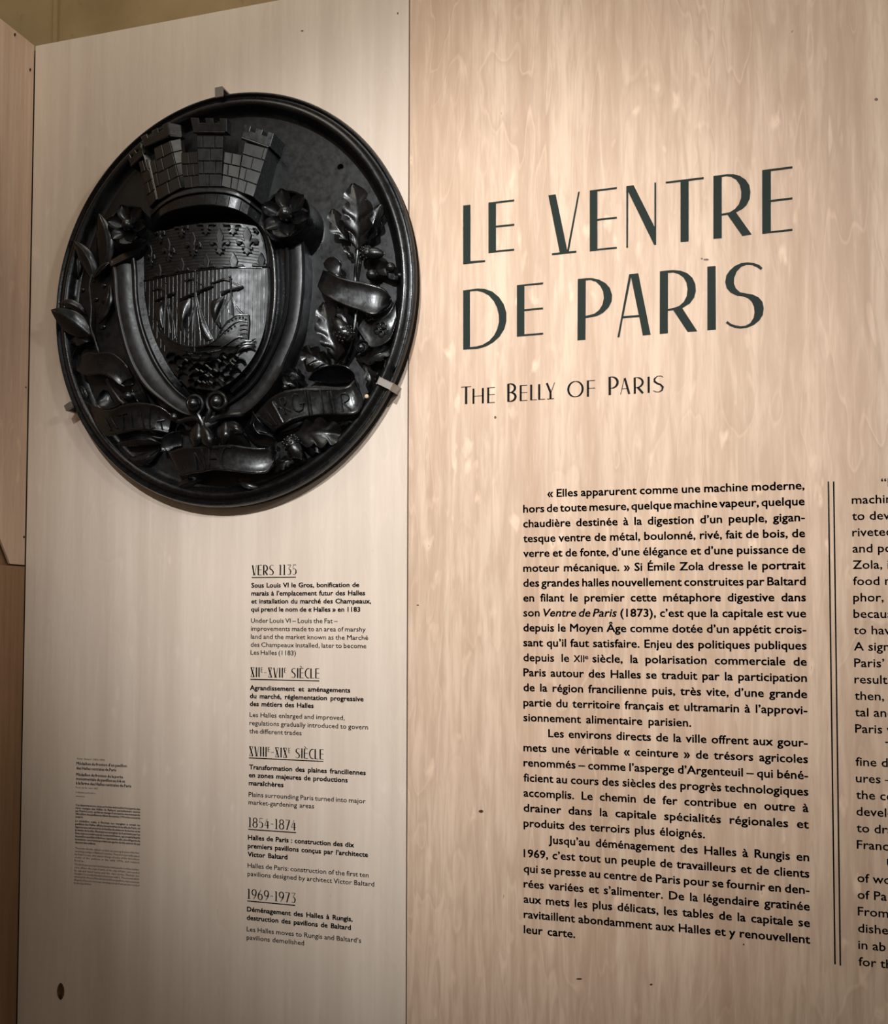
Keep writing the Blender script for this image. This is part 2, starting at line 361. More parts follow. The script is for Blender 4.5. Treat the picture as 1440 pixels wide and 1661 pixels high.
# ---- cartouche: inner bed, left and right moulded bands
Lr = [(221, 418), (223, 440), (225, 487), (234.7, 534), (256, 586), (284, 626.5), (318, 655)]        # inner ridge, left
Rr = [(461, 403), (461.7, 440), (461.5, 487), (451.5, 534.5), (434, 575), (408, 618), (366, 656)]   # inner ridge, right
a, b_ = cr(Lr, 26), cr(Rr, 26)
rows = []
for i, (l, r) in enumerate(zip(a, b_)):
    rows.append([(l[0]+(r[0]-l[0])*s, l[1]+(r[1]-l[1])*s-14*(1-i/25)*4*s*(1-s), .058-.012*min(1, min(s, 1-s)*7)) for s in [k/16 for k in range(17)]])
grid('cartouche_bed', rows, M_IRON, MED, base=HB)
def band(outer, inner, hh, n=40, lift=0.):
    o, i = cr(outer, n), cr(inner, n); rows = []
    prof = [(0, 0), (.012, .0055), (.045, .009), (.085, .0105), (.13, .0095), (.18, .0075), (.4, .0078), (.62, .0045), (.76, .001), (.79, .006), (.83, .0105), (.875, .0125), (.92, .0115), (.96, .008), (1, 0)]
    for k, (p, q) in enumerate(zip(o, i)):
        rows.append([(p[0]+(q[0]-p[0])*s, p[1]+(q[1]-p[1])*s, hh+e+lift*s) for s, e in prof])
    return rows
grid('cartouche_band', band([(176, 424), (181.6, 440), (185, 487), (194.6, 539), (211, 591), (234.7, 629), (263, 652.5), (296, 672.6), (326, 679)],
     [(221, 418), (223, 440), (225, 487), (234.7, 534), (256, 586), (284, 626.5), (318, 655)], .056), M_BAND, MED, base=HB)
grid('cartouche_band', band([(494, 390), (495.7, 440), (493, 487), (484, 539), (467, 581.7), (448.5, 619.5), (422.5, 652.5), (394, 674), (352, 680)],
     [(461, 403), (461.7, 440), (461.5, 487), (451.5, 534.5), (434, 575), (408, 618), (366, 656)], .053, lift=.008), M_BAND, MED, base=HB)
# curled shoulders that rise to the flowers
ri = cr([(416, 366), (427, 384), (433, 410), (435.5, 440), (436.5, 470), (434, 510), (427, 548), (414, 580), (396, 606), (372, 632)], 40)
ro = cr([(430, 366), (441, 384), (449, 408), (452, 440), (452.5, 475), (449, 515), (441, 550), (427, 584), (406, 614), (378, 640)], 40)
grid('shield_roll', [[(p[0]+(q[0]-p[0])*t, p[1]+(q[1]-p[1])*t, .058+.012*math.sin(math.pi*t)**.7) for t in (0, .08, .2, .35, .5, .65, .8, .92, 1)] for p, q in zip(ri, ro)], M_IRON, MED, base=.040)
grid('cartouche_shoulder', [[(p[0], p[1], .060) for p in cr([(176, 424), (196, 413), (218, 402), (236, 388)], 12)], [(p[0], p[1], .070) for p in cr([(180, 432), (200, 422), (222, 411), (238, 397)], 12)], [(p[0], p[1], .058) for p in cr([(182, 440), (204, 430), (224, 422), (236, 410)], 12)]], M_IRON, MED, base=HB)

# ---- shield
SL = [(238, 384), (233, 410), (232, 437), (232, 458), (238, 503), (247, 540), (261, 572), (280, 602), (303, 628)]
SR = [(415, 367), (426, 385), (431, 410), (433.5, 437), (435, 467), (433, 503), (428, 536), (418, 565), (400, 594), (376, 618), (348, 634)]
def hsh(px, py):
    u = (px-334)/104.; v = max(0., (py-520)/110.)
    return .052+.036*(1-u*u)*(1-.35*v*v)
n = 44; a = cr(SL, n); b_ = cr(SR, n); rows = []
for i in range(n):
    t = i/(n-1); l, r = a[i], b_[i]; bow = -13*(1-t)**.6 if t < .999 else 0
    rows.append([(l[0]+(r[0]-l[0])*s, l[1]+(r[1]-l[1])*s+bow*4*s*(1-s), 0) for s in [k/24 for k in range(25)]])
rows = [[(q[0], q[1], hsh(q[0], q[1])) for q in r] for r in rows]
SH = grid('shield', rows, M_BAND, MED, base=.046)
def chief_y(px): return 455.6-21.6*math.sin(max(0, min(1, (px-233)/150.))*math.pi/2)+.6*max(0, (px-383)/50.)
# vertical hatching of the field, horizontal hatching of the chief
mb = MB()
def side_x(curve, y):
    for p, q in zip(curve, curve[1:]):
        if p[1] <= y <= q[1]: return p[0]+(q[0]-p[0])*(y-p[1])/(q[1]-p[1])
    return curve[-1][0] if y > curve[-1][1] else curve[0][0]
SLd, SRd = cr(SL, 60), cr(SR, 60)
x = 236.
while x < 434:
    ys = [y for y in range(int(chief_y(x))+3, 600, 8) if side_x(SLd, y)+2 < x < side_x(SRd, y)-2 and y < 566+14*math.sin((x-240)/60)]
    if len(ys) > 1: mb.add(*tubevf([P(x+(y-500)*-.012, y, hsh(x, y)+(.0002 if x > 380 else -.0006)) for y in ys], .0012 if x > 380 else .0010, 5))
    x += 6.4
for k, y0 in enumerate(range(368, 452, 5)):
    xs_ = [x for x in range(236, 434, 8) if y0-0+(12*((x-334)/100.)**2) < chief_y(x)-3 and y0+12*((x-334)/100.)**2 > 369]
    if len(xs_) > 2: mb.add(*tubevf([P(x, y0+12*((x-334)/100.)**2-.04*(x-334), hsh(x, y0)+.0001) for x in xs_ if side_x(SLd, y0+8)+3 < x < side_x(SRd, y0)-3], .0008, 5))
o = mb.build('shield_hatching', M_BAND, SH); o['kind'] = 'stuff'
tube('chief_border', [(x, chief_y(x), hsh(x, chief_y(x))+.0012) for x in range(233, 433, 8)], .0016, M_IRON, SH, 6)
_FL0 = [(0, 1), (.12, .78), (.20, .55), (.14, .30), (.12, .22), (.26, .34), (.42, .36), (.52, .24), (.50, .06), (.36, .02), (.28, .10), (.34, .14), (.24, .14), (.14, .02), (.12, -.10), (.26, -.10), (.26, -.22), (.12, -.22), (.22, -.42), (.10, -.40), (0, -.55)]
FL = [(x_*1.14+(.03 if x_ > .3 else 0), y_*1.04) for x_, y_ in _FL0]
def clip(poly, keep):
    out = []
    for i in range(len(poly)):
        a_, b2 = poly[i-1], poly[i]; ka, kb = keep(a_), keep(b2)
        if (ka > 0) != (kb > 0): t = ka/(ka-kb); out.append((a_[0]+(b2[0]-a_[0])*t, a_[1]+(b2[1]-a_[1])*t))
        if kb > 0: out.append(b2)
    return out
def fleur(cx, cy, s, sx=1.):
    poly = FL+[(-x_, y_) for x_, y_ in reversed(FL[1:-1])]
    px = [(cx+s*sx*x_*29, cy-s*y_*29) for x_, y_ in poly]
    px = clip(px, lambda q: chief_y(q[0])-2.5-q[1]); px = clip(px, lambda q: q[1]-(362+13*((q[0]-345)/90)**2)); px = clip(px, lambda q: q[0]-side_x(SLd, q[1])-2)
    px = clip(px, lambda q: side_x(SRd, q[1])-2-q[0])
    if len(px) < 4: return
    prism('fleur_de_lis', [(x_, y_, hsh(x_, y_)+.0056) for x_, y_ in px], .045, M_BAND, SH, bev=.0014)
for q in ((400, 397, 1), (355.5, 398, .95, .95), (312, 402, .9, .85), (272, 411, .85, .72), (244, 421, .8, .5), (378, 439, 1), (423, 436, .9, .9), (334, 438, .9, .9), (294, 443, .85, .8), (258, 452, .8, .65), (377, 366, .95), (333, 366, .9), (293, 372, .85, .8), (258, 382, .8, .65), (416, 366, .8)): fleur(*q)
# ---- ship
hs = lambda x, y, e=0: (x, y, hsh(x, y)+e)
hull = [(254, 527), (258, 536), (267, 544), (285, 556), (310, 561), (335.5, 558), (349, 551), (353, 540), (360, 529), (368, 519), (382.5, 511), (402, 509.5), (403, 523), (401, 548), (398.7, 564), (386, 569), (368, 577), (345, 582), (318, 584), (293, 580), (273, 568), (260, 550)]
prism('ship_hull', [hs(x, y, .008) for x, y in hull], .045, M_IRON, SH, bev=.003)
tube('hull_wale', [hs(x, y, .0085) for x, y in cr([(259, 541), (285, 563), (310, 570.6), (328, 571), (357, 564), (388, 546), (401, 549)], 24)], .0014, M_IRON, SH, 6)
tube('hull_wale', [hs(x, y, .0085) for x, y in cr([(353, 549), (368, 534), (386, 521), (402, 522)], 14)], .0012, M_IRON, SH, 6)
tube('hull_wale', [hs(x, y, .0085) for x, y in cr([(256, 530), (272, 547), (290, 558), (310, 563), (335, 560), (352, 549), (362, 531), (382, 512), (402, 511)], 26)], .0013, M_IRON, SH, 6)
for x, y in ((357, 544), (364.4, 540.4), (369.8, 536), (375, 532.3), (380.6, 528.7), (371.6, 521.5), (376.7, 519), (382.5, 516.4), (388.8, 515), (394, 514.6), (398.5, 517.5)):
    ball('porthole', x, y, hsh(x, y)+.0085, 1.5, M_IRON, SH)
for i in range(5): tube('stern_plank', [hs(x, y, .0085) for x, y in ((389, 528+i*7), (396, 526.5+i*7), (401.5, 528+i*7))], .0009, M_IRON, SH, 5)
for a_, b2, r in (((269, 459), (266.5, 545), .0015), ((316.8, 440), (315.5, 571), .0019), ((373, 449), (376.8, 511), .0015)):
    tube('ship_mast', [hs(a_[0]+(b2[0]-a_[0])*t, a_[1]+(b2[1]-a_[1])*t, .0075) for t in (0, .25, .5, .75, 1)], [r*.7, r, r, r, r*1.1], M_IRON, SH, 7)
    ball('mast_top', a_[0], a_[1], hsh(*a_)+.0075, 2.0, M_IRON, SH)
for pts_ in (((250.7, 488.5), (266, 482), (283, 474.5)), ((290.4, 486), (316, 475.5), (346.4, 462.8)), ((357, 475), (375, 470), (395, 464.6))):
    tube('ship_yard', [hs(x, y-.8, .0042) for x, y in cr(pts_, 7)], [.001, .0015, .0018, .0018, .0018, .0015, .0008], M_IRON, SH, 7)
for pts_, wv in (([(251, 487), (258, 486), (266, 482), (275, 480), (283, 475)], 3.5), ([(291, 486), (300, 483), (309, 479), (318, 477), (328, 471), (345, 464)], 3.5), ([(358, 476), (366, 474), (373, 470), (384, 469), (394, 465)], 4)):
    c = cr(pts_, 14); grid('furled_sail', [[hs(x, y-wv*.1, .0015) for x, y in c], [hs(x, y+wv*.45+.6*math.sin(i*1.3), .0045) for i, (x, y) in enumerate(c)], [hs(x, y+wv*.85+.8*math.sin(i*1.3), .001) for i, (x, y) in enumerate(c)]], M_IRON, SH, base=.045)
def sail(L, R_, e, n=14):
    l, r = cr(L, n), cr(R_, n)
    grid('sail', [[hs(p[0]+(q[0]-p[0])*s, p[1]+(q[1]-p[1])*s, .002+e*math.sin(math.pi*min(1, .15+s))*math.sin(math.pi*(.1+.8*k/(n-1)))) for s in [j/8 for j in range(9)]] for k, (p, q) in enumerate(zip(l, r))], M_IRON, SH, base=.045)
sail([(352, 484), (344, 488), (341, 500), (346, 520), (352, 526)], [(368, 478), (365, 490), (359, 503), (352, 516), (349, 524)], .011)
sail([(295, 488), (288, 496), (287, 508), (291, 530), (296, 545)], [(312, 484), (311, 496), (306, 512), (300, 528), (298, 543)], .010)
sail([(253, 492), (250, 505), (254, 520), (262, 533)], [(266, 488), (266, 500), (266, 515), (266, 531)], .007)
sail([(352, 526), (354, 530), (357, 534)], [(355, 520), (359, 527), (360, 534)], .005, 6)
sail([(319, 500), (321, 520), (326, 540), (333, 553)], [(322, 492), (332, 515), (341, 536), (346, 549)], .004)
for pts_ in (((269, 462), (270.5, 484), (287.7, 546)), ((270, 484), (282, 522), (284, 549)), ((269, 484), (277, 540)), ((268, 486), (265, 531)), ((268, 480), (251, 512), (246, 524)), ((317, 450), (318.6, 480), (340, 541)), ((317, 455), (336, 466), (345, 464)), ((319, 482), (329, 530), (338, 548)),
             ((317, 478), (326, 552)), ((316, 485), (305, 535), (299, 558)), ((373, 480), (357, 507), (340, 545)), ((373, 478), (388, 500), (399, 510)), ((374, 476), (386, 503), (394, 509)), ((374, 480), (382, 500), (386, 510)), ((373, 456), (383, 460), (395, 464.6)), ((341, 541), (350, 559)), ((324, 512), (332, 530), (346, 551)), ((300, 538), (309, 557)), ((292, 531), (284, 553)), ((316, 490), (311, 558)), ((375, 485), (378, 508)), ((369, 497), (372, 508))):
    tube('rigging_rope', [hs(x, y, .0055) for x, y in cr(pts_, 7)], .0007, M_IRON, SH, 5)
for pts_ in ([(372, 453), (362, 452), (352, 456), (341, 459)], [(316, 452), (309, 451), (303, 455), (298, 454)], [(268, 469), (258, 467), (250, 470), (246, 471)]):
    c = cr(pts_, 10); grid('pennant', [[hs(x, y-1.6*(1-i/12), .002) for i, (x, y) in enumerate(c)], [hs(x, y+2.6*(1-i/12), .0045) for i, (x, y) in enumerate(c)]], M_IRON, SH, base=.045)
# waves: small rolled crests
for k in range(64):
    row = k//10; x = 258+17*(k % 10)+(row % 2)*8+random.uniform(-6, 6); y = 576+row*8.2+5*math.sin((x-250)/40)+random.uniform(-4, 4)-(12 if x > 385 and row == 0 else 0)
    if not (side_x(SLd, y)+8 < x < side_x(SRd, y)-8): continue
    s_ = random.uniform(.6, 1.15); ro_ = random.uniform(-.6, .5); ca, sa = math.cos(ro_), math.sin(ro_)
    c = cr([(x+s_*(u*ca-v_*sa), y+s_*(u*sa+v_*ca)) for u, v_ in ((-10, 3), (-4, -3), (4, -3), (9, random.uniform(-1, 4)))], 8)
    rows = []; hk = random.uniform(.004, .012)
    for i, (cx_, cy_) in enumerate(c):
        wv = 3.2*s_*math.sin(math.pi*(i+.6)/8.2)
        rows.append([hs(cx_, cy_-wv, .001), hs(cx_, cy_-wv*.3, hk+.004), hs(cx_, cy_+wv*.6, hk*.8+.001), hs(cx_, cy_+wv*1.1, .000)])
    grid('wave_crest', rows, M_IRON, SH, base=.046)
for k in range(34):
    x, y = random.uniform(266, 402), random.uniform(580, 624)
    if not (side_x(SLd, y)+10 < x < side_x(SRd, y)-10): continue
    tube('wave_crest', [hs(x-5, y-3, .006), hs(x-2, y-2, .0115), hs(x+1.5, y+.5, .0120), hs(x+5, y+3.5, .006)], [.0006, .0026, .0026, .0006], M_IRON, SH, 7)
for k in range(6):
    c = cr([(384+k*1.5, 574-k*3), (393+k, 566-k*2.6), (406, 563-k*2), (415, 569-k*4)], 10)
    tube('wave_crest', [hs(x, y, .007+.002*(k % 2)) for x, y in c], [.0008, .0018, .0024, .0026, .0026, .0026, .0024, .0022, .0016, .0008], M_IRON, SH, 6)

# ---- mural crown
HT = [(243, 343), (260.7, 327.8), (284, 313.6), (315, 305), (355, 303), (386, 309), (407, 323)]
HBt = [(248, 373), (259, 353), (281, 342), (315, 335), (345, 334), (378.8, 340), (401, 350)]
HH = [.046, .072, .088, .095, .095, .088, .074]
n = 36; a = cr([(p[0], p[1], h) for p, h in zip(HT, HH)], n); b_ = cr([(p[0], p[1], h) for p, h in zip(HBt, HH)], n)
hp = [(0, -.010), (.06, -.001), (.14, .003), (.26, .003), (.33, -.001), (.36, -.004), (.94, -.004), (.97, -.001), (1, -.004)]
HOOP = grid('crown_hoop', [[(p[0]+(q[0]-p[0])*s, p[1]+(q[1]-p[1])*s, p[2]+(q[2]-p[2])*s+e) for s, e in hp] for p, q in zip(a, b_)], M_BAND, MED, base=HB)
def brickquad(par, q4, e=.0, gap=1.0, mat=M_BAND):
    """q4: TL, TR, BR, BL (px,py,h)"""
    cx_, cy_ = sum(q[0] for q in q4)/4, sum(q[1] for q in q4)/4
    out = []
    for q in q4:
        dx, dy = cx_-q[0], cy_-q[1]
        out.append((q[0]+math.copysign(min(gap*.5, abs(dx)*.4), dx), q[1]+math.copysign(min(gap*.5, abs(dy)*.4), dy), q[2]+.0028+e))
    prism('brick', out, q4[0][2]-.006, mat, par, bev=.0009)
for i0, i1 in ((0, 4), (4, 8), (8, 12), (12, 16), (16, 20), (20, 24), (24, 28), (28, 32), (32, 35)):
    def hq(i, s): p, q = a[i], b_[i]; return (p[0]+(q[0]-p[0])*s, p[1]+(q[1]-p[1])*s, p[2]+(q[2]-p[2])*s-.004)
    for k in range(i0, i1, 2):
        pass
    # each block follows the curve of the hoop
    st = [hq(i, .42) for i in range(i0, i1+1)]; sb = [hq(i, .93) for i in range(i0, i1+1)]
    st[0] = (st[0][0]+.6, st[0][1], st[0][2]); sb[0] = (sb[0][0]+.6, sb[0][1], sb[0][2]); st[-1] = (st[-1][0]-.6, st[-1][1], st[-1][2]); sb[-1] = (sb[-1][0]-.6, sb[-1][1], sb[-1][2])
    grid('brick', [[(p[0], p[1], p[2]+.0024) for p in st], [(p[0], p[1], p[2]+.0024) for p in sb]], M_IRON, HOOP, base=.03)
def bil(q4, u, v):
    return tuple((q4[0][c]*(1-u)+q4[1][c]*u)*(1-v)+(q4[3][c]*(1-u)+q4[2][c]*u)*v for c in range(3))
def tower(q4, nrow, joints, head=None, merlons=3, hh=.004, name='tower', base=HB, hbase=None):
    T = prism(name, q4, base, M_IRON, MED, bev=.0012)
    for r in range(nrow):
        js = [0]+list(joints[r % len(joints)])+[1]
        for u0, u1 in zip(js, js[1:]):
            v0, v1 = r/nrow, (r+1)/nrow
            brickquad(T, [bil(q4, u0, v0), bil(q4, u1, v0), bil(q4, u1, v1), bil(q4, u0, v1)])
    if head:
        # corbelled parapet with merlons
        nm = merlons*2-1; out = []
        for k in range(nm):
            u0, u1 = k/nm, (k+1)/nm
            if merlons == 3: u0, u1 = [(0, .22), (.22, .40), (.40, .62), (.62, .80), (.80, 1)][k]
            v = 0 if k % 2 == 0 else .36
            out += [bil(head, u0, v), bil(head, u1, v)]
        out += [bil(head, 1, 1), bil(head, 0, 1)]
        prism('tower_parapet', out, base if hbase is None else hbase, M_IRON, T, bev=.0012)
        c0, c1 = bil(head, .03, 1.04), bil(head, .97, 1.04)
        tube('parapet_moulding', [(c0[0], c0[1]+1, c0[2]-.003), (c1[0], c1[1]+1, c1[2]-.003)], .0032, M_IRON, T, 8)
    return T
h3 = .088
prism('crown_core', [(262, 272, .050), (300, 262, .056), (345, 258, .060), (392, 262, .060), (402, 300, .062), (386, 318, .064), (345, 312, .066), (300, 315, .066), (268, 330, .054)], HB, M_IRON, MED, bev=.002)
# curtain walls between the towers first, then the towers
tower([(291, 247, .062), (320, 246, .072), (323, 303, .084), (299, 306, .080)], 3, [(.5,), (.35, .75), (.55,)], name='crown_wall', base=.045)
tower([(361, 245, .074), (392, 251, .066), (384.5, 309, .080), (358, 302, .086)], 3, [(.5,), (.35,), (.6,)], name='crown_wall', base=.045)
tower([(243, 262, .050), (258, 254, .054), (272, 318, .070), (256, 325, .064)], 3, [(.5,), (.4,), (.6,)], name='crown_wall')
tower([(318.6, 219, .082), (362, 219.5, .082), (358.7, 303, .090), (322, 303, .090)], 4, [(.22, .68), (.5,), (.22, .72), (.45,)], [(309, 190.8, .090), (367.5, 192, .090), (367.5, 213.5, .089), (313, 212.5, .089)], base=.070)
tower([(396, 230, .074), (434.5, 240, .068), (410.7, 319.5, .078), (383.5, 309.5, .084)], 4, [(.86,), (.5,), (.3,), (.45,)], [(396, 201.5, .080), (444, 216, .072), (437.5, 238, .072), (391.5, 222, .080)])
tower([(249, 240, .058), (275.5, 228, .066), (294, 305, .082), (263, 321, .074)], 4, [(.5,), (.35,), (.55,), (.4,)], [(228, 222, .060), (272, 198, .072), (275.5, 219, .071), (234, 237, .060)], base=.046)
tower([(275.5, 228, .066), (293, 224, .058), (300, 303, .074), (294, 305, .082)], 4, [(), (), (), ()], [(272, 198, .072), (292.5, 202.5, .062), (295, 221, .062), (275.5, 219, .071)], merlons=1, name='tower_flank', base=.046)
tower([(224, 262, .044), (239, 257, .050), (254.5, 324, .060), (242, 336, .050)], 4, [(.5,), (), (.5,), ()], [(205, 254, .042), (226, 236, .050), (236, 247, .052), (212, 269, .044)])
prism('tower_flank', [(226, 231, .050), (238, 236, .044), (262, 318, .056), (254.5, 324, .060), (233, 256, .052)], HB, M_IRON, MED, bev=.001)

# ---- leaves, ribbons, flowers, acorns
def leaf(name, par, spine, W, lobes=0, cup=.004, vein=.0014, thick=.004, base=None, tipw=.04, nt=None, bulge=.5, rip=.0012, mat=M_IRON):
    nt = nt or (34 if lobes else 18); sp = cr(spine, nt); rows = []
    for i, c in enumerate(sp):
        t = i/(nt-1); p, q = sp[max(i-1, 0)], sp[min(i+1, nt-1)]
        dx, dy = q[0]-p[0], q[1]-p[1]; l = math.hypot(dx, dy) or 1; nx, ny = -dy/l, dx/l
        if lobes:
            env = math.sin(math.pi*min(1, t**.8))**.55*(.55+.55*t) if t < 1 else 0
            lo = .62+.38*abs(math.sin(math.pi*(lobes*t+.1)))
            w_ = W*max(tipw, env*lo)
        else:
            w_ = W*max(tipw, math.sin(math.pi*t**bulge*1.0 if bulge != .5 else math.pi*t)**.8)
        row = []
        for k in range(13):
            s = (k-6)/6
            ph = lobes*t*math.pi+.3 if lobes else t*9
            h = c[2]+cup*s*s*w_/W-vein*math.exp(-(s/.12)**2)+rip*math.sin(2*ph-abs(s)*3.2)*abs(s)*(1 if lobes else .35)
            bend = (-.18*W*abs(s)**1.2) if lobes else 0
            row.append((c[0]+nx*w_*s-dx/l*bend, c[1]+ny*w_*s-dy/l*bend, h))
        rows.append(row)
    return grid(name, rows, mat, par, base=base, thick=None if base is not None else thick, angle=70)
def ribbon(name, top, bot, par=MED, n=40, thick=.004, lip=.0016, wav=0., base=None):
    t, b2 = cr(top, n), cr(bot, n); prof = [(0, lip*.3), (.03, lip), (.08, lip*.9), (.13, 0), (.35, -.0006), (.5, -.001), (.65, -.0006), (.87, 0), (.92, lip*.9), (.97, lip), (1, lip*.3)]
    return grid(name, [[(p[0]+(q[0]-p[0])*s, p[1]+(q[1]-p[1])*s, p[2]+(q[2]-p[2])*s+e) for s, e in prof] for p, q in zip(t, b2)], M_IRON, par, thick=thick, base=base, angle=60)
def strokes(par, paths, hf, r=.0014, name='ribbon_letter', seg=6):
    """one raised letter made of several strokes, following the surface height hf(px)"""
    mb = MB()
    for p in paths:
        d = [(x, y) for x, y in (cr(p, 9) if len(p) > 2 and not getattr(p, 'poly', 0) else cr(p, 3))]
        mb.add(*tubevf([P(x, y, hf(x)+.0014) for x, y in d], r, seg))
    return mb.build(name, M_IRON, par)
def z(ox, oy, sc_, pts): return [(ox+x/sc_, oy+y/sc_) for x, y in pts]
Z4 = lambda *p: z(380, 440, 4.2353, p)
Z3 = lambda *p: z(60, 440, 4.2353, p)
Z2 = lambda *p: z(380, 120, 4.2353, p)
Z5 = lambda *p: z(200, 560, 4.8, p)
def H(pts, hs_):
    n_ = len(pts); return [(x, y, hs_[min(i, len(hs_)-1)] if hasattr(hs_, '__len__') else hs_) for i, (x, y) in enumerate(pts)]

def flower(cx, cy, hface, Rp, hub, tilt, npet=6, ph=0.):
    """a six-petalled rosette in a round cup standing off the ground plate"""
    c = P(cx, cy, hface); R = (P(cx+Rp, cy, hface)-c).length
    FLW = None
    ax = Vector((tilt[0], -1, tilt[1])).normalized()
    L = (hface-HB)/abs(ax.y)
    v, f = lathevf(c-ax*L, ax, [(0, R*1.25), (L*.25, R*1.08), (L*.6, R*1.0), (L*.92, R*.98), (L, R*.96), (L*.97, R*.90), (L-R*.9, R*.82), (L-R*1.1, 1e-5)], 32)
    FLW = build('flower_cup', v, f, M_IRON, MED)
    u = ax.cross(Vector((0, 0, 1))).normalized(); w_ = u.cross(ax)
    for k in range(npet):
        for wh, (r0, r1, wd, lift, dph) in enumerate(((.20, .98, .30, .06, 0),)):
            an = ph+2*math.pi*(k+dph)/npet; rows = []
            rd = u*math.cos(an)+w_*math.sin(an); td = ax.cross(rd)
            for i in range(9):
                t = i/8; rr = R*(r0+(r1-r0)*t); wv = R*wd*math.sin(math.pi*(.12+.88*t**1.25))**.8 if i < 8 else R*.01
                row = []
                for j in range(7):
                    s = (j-3)/3
                    hgt = R*(-.34+lift+.46*t**1.3-.10*t**6)+R*.26*s*s*(1-t*.6)
                    row.append(c+rd*rr+td*wv*s+ax*hgt)
                rows.append(row)
            n_, m_ = 9, 7; vv = [q for r in rows for q in r]; ff = [(i*m_+j, i*m_+j+1, (i+1)*m_+j+1, (i+1)*m_+j) for i in range(n_-1) for j in range(m_-1)]
            kk = len(vv); vv += [q-ax*.0025 for q in vv]; ff += [tuple(reversed([a_+kk for a_ in q])) for q in ff]
            loop = [j for j in range(m_)]+[i*m_+m_-1 for i in range(1, n_)]+[(n_-1)*m_+j for j in range(m_-2, -1, -1)]+[i*m_ for i in range(n_-2, 0, -1)]
            ff += [(loop[i], loop[(i+1) % len(loop)], loop[(i+1) % len(loop)]+kk, loop[i]+kk) for i in range(len(loop))]
            build('petal', vv, ff, M_IRON, FLW)
    v, f = lathevf(c+ax*R*.02, ax, [(-R*.6, hub*R*.8)]+[(hub*R*-math.cos(math.pi*i/10), hub*R*math.sin(math.pi*i/10)) for i in range(3, 11)], 18)
    build('flower_hub', v, f, M_IRON, FLW)
    return FLW
flower(463, 347, .094, 39, .29, (.14, .10), ph=.35)
flower(207, 365, .078, 31, .28, (.16, .14), ph=.2)

def acorn(par, cup_px, tip_px, r_px, h):
    a_, b2 = P(cup_px[0], cup_px[1], h), P(tip_px[0], tip_px[1], h+.001); ax = b2-a_; L = ax.length
    r = (P(cup_px[0]+r_px, cup_px[1], h)-P(cup_px[0], cup_px[1], h)).length
    v, f = lathevf(a_, ax, [(L*.30, r*.8), (L*.38, r*.97), (L*.55, r), (L*.72, r*.88), (L*.86, r*.6), (L*.94, r*.3), (L*.96, r*.12), (L, r*.08), (L, 1e-5)], 20)
    A = build('acorn', v, f, M_IRON, par)
    mb = MB(); mb.add(*lathevf(a_, ax, [(-L*.02, 1e-5), (0, r*.5), (L*.06, r*.85), (L*.18, r*1.1), (L*.32, r*1.16), (L*.42, r*1.08), (L*.43, r*.9)], 20))
    axn = ax.normalized(); u = axn.cross(Vector((0, 1, 0))).normalized(); w_ = u.cross(axn)
    for i, (d, rr) in enumerate(((.10, .98), (.22, 1.14), (.34, 1.16))):
        for k in range(10):
            an = 2*math.pi*(k+.5*(i % 2))/10; mb.add(*ballvf(a_+axn*L*d+(u*math.cos(an)+w_*math.sin(an))*r*rr*.97, r*.2, 1, 6))
    o_ = mb.build('acorn', M_IRON, par)
    # nut and cup are one fruit: joined into one mesh
    bm = bmesh.new(); bm.from_mesh(A.data); bm.from_mesh(o_.data); bm.to_mesh(A.data); bm.free()
    for p_ in A.data.polygons: p_.use_smooth = True
    bpy.data.objects.remove(o_); return A

# oak branch (right): stem with leaves and acorns
OAK = tube('oak_branch', [(x, y, h) for x, y, h in cr([(580, 396, .040), (579.5, 411, .042), (577, 432, .040), (576, 452, .034), (577, 506, .046), (573, 540, .048), (568, 564, .044), (556, 590, .036)], 26)], [.0035]*26, M_IRON, MED, 8)
leaf('oak_leaf', OAK, [(580, 410, .044), (581, 380, .052), (580, 350, .058), (577, 322, .054), (573, 302, .046)], 31, 4, cup=.010, rip=.003)
leaf('oak_leaf', OAK, [(566, 392, .034), (556, 380, .042), (546, 366, .046), (540, 341, .040)], 17, 3, cup=.007)
leaf('oak_leaf', OAK, [(583, 402, .036), (596, 384, .040), (606, 360, .042), (618, 332, .036)], 15, 4, cup=.008)
leaf('oak_leaf', OAK, [(574, 420, .034), (566, 410, .040), (558, 398, .036)], 6, 2, cup=.003)
acorn(OAK, (584, 411), (624, 412), 9.5, .046)
leaf('oak_leaf', OAK, [(596, 452, .030), (612, 440, .040), (628, 436, .042), (646, 452, .034)], 15, 3, cup=.008)
ball('oak_gall', 603, 446, .045, 9, M_IRON, OAK); ball('oak_gall', 633, 434, .042, 8, M_IRON, OAK); ball('oak_gall', 648, 447, .036, 5, M_IRON, OAK)
leaf('oak_leaf', OAK, [(546, 590, .040), (545, 568, .052), (534, 538, .056), (530, 515, .054), (526, 494, .044)], 28, 4, cup=.010, rip=.003)
leaf('oak_leaf', OAK, [(540, 596, .038), (520, 585, .050), (504, 576, .054), (489, 570, .046)], 22, 4, cup=.010, rip=.003)
leaf('oak_leaf', OAK, [(566, 550, .040), (564, 528, .050), (557, 510, .052), (548, 496, .042)], 14, 3, cup=.007)
acorn(OAK, (568, 552), (540, 516), 12, .064)
c = P(585, 562, .052); v, f = lathevf(c+Vector((0, .02, 0)), (.1, -1, .05), [(0, .004), (.006, .010), (.016, .0135), (.021, .013), (.019, .0115), (.012, .010), (.008, 1e-5)], 24); build('acorn_cup', v, f, M_IRON, OAK); ball('acorn', 586, 564, .042, 7.5, M_IRON, OAK)
leaf('oak_leaf', OAK, [(574, 578, .032), (594, 582, .040), (614, 574, .044), (634, 566, .034)], 15, 4, cup=.008)
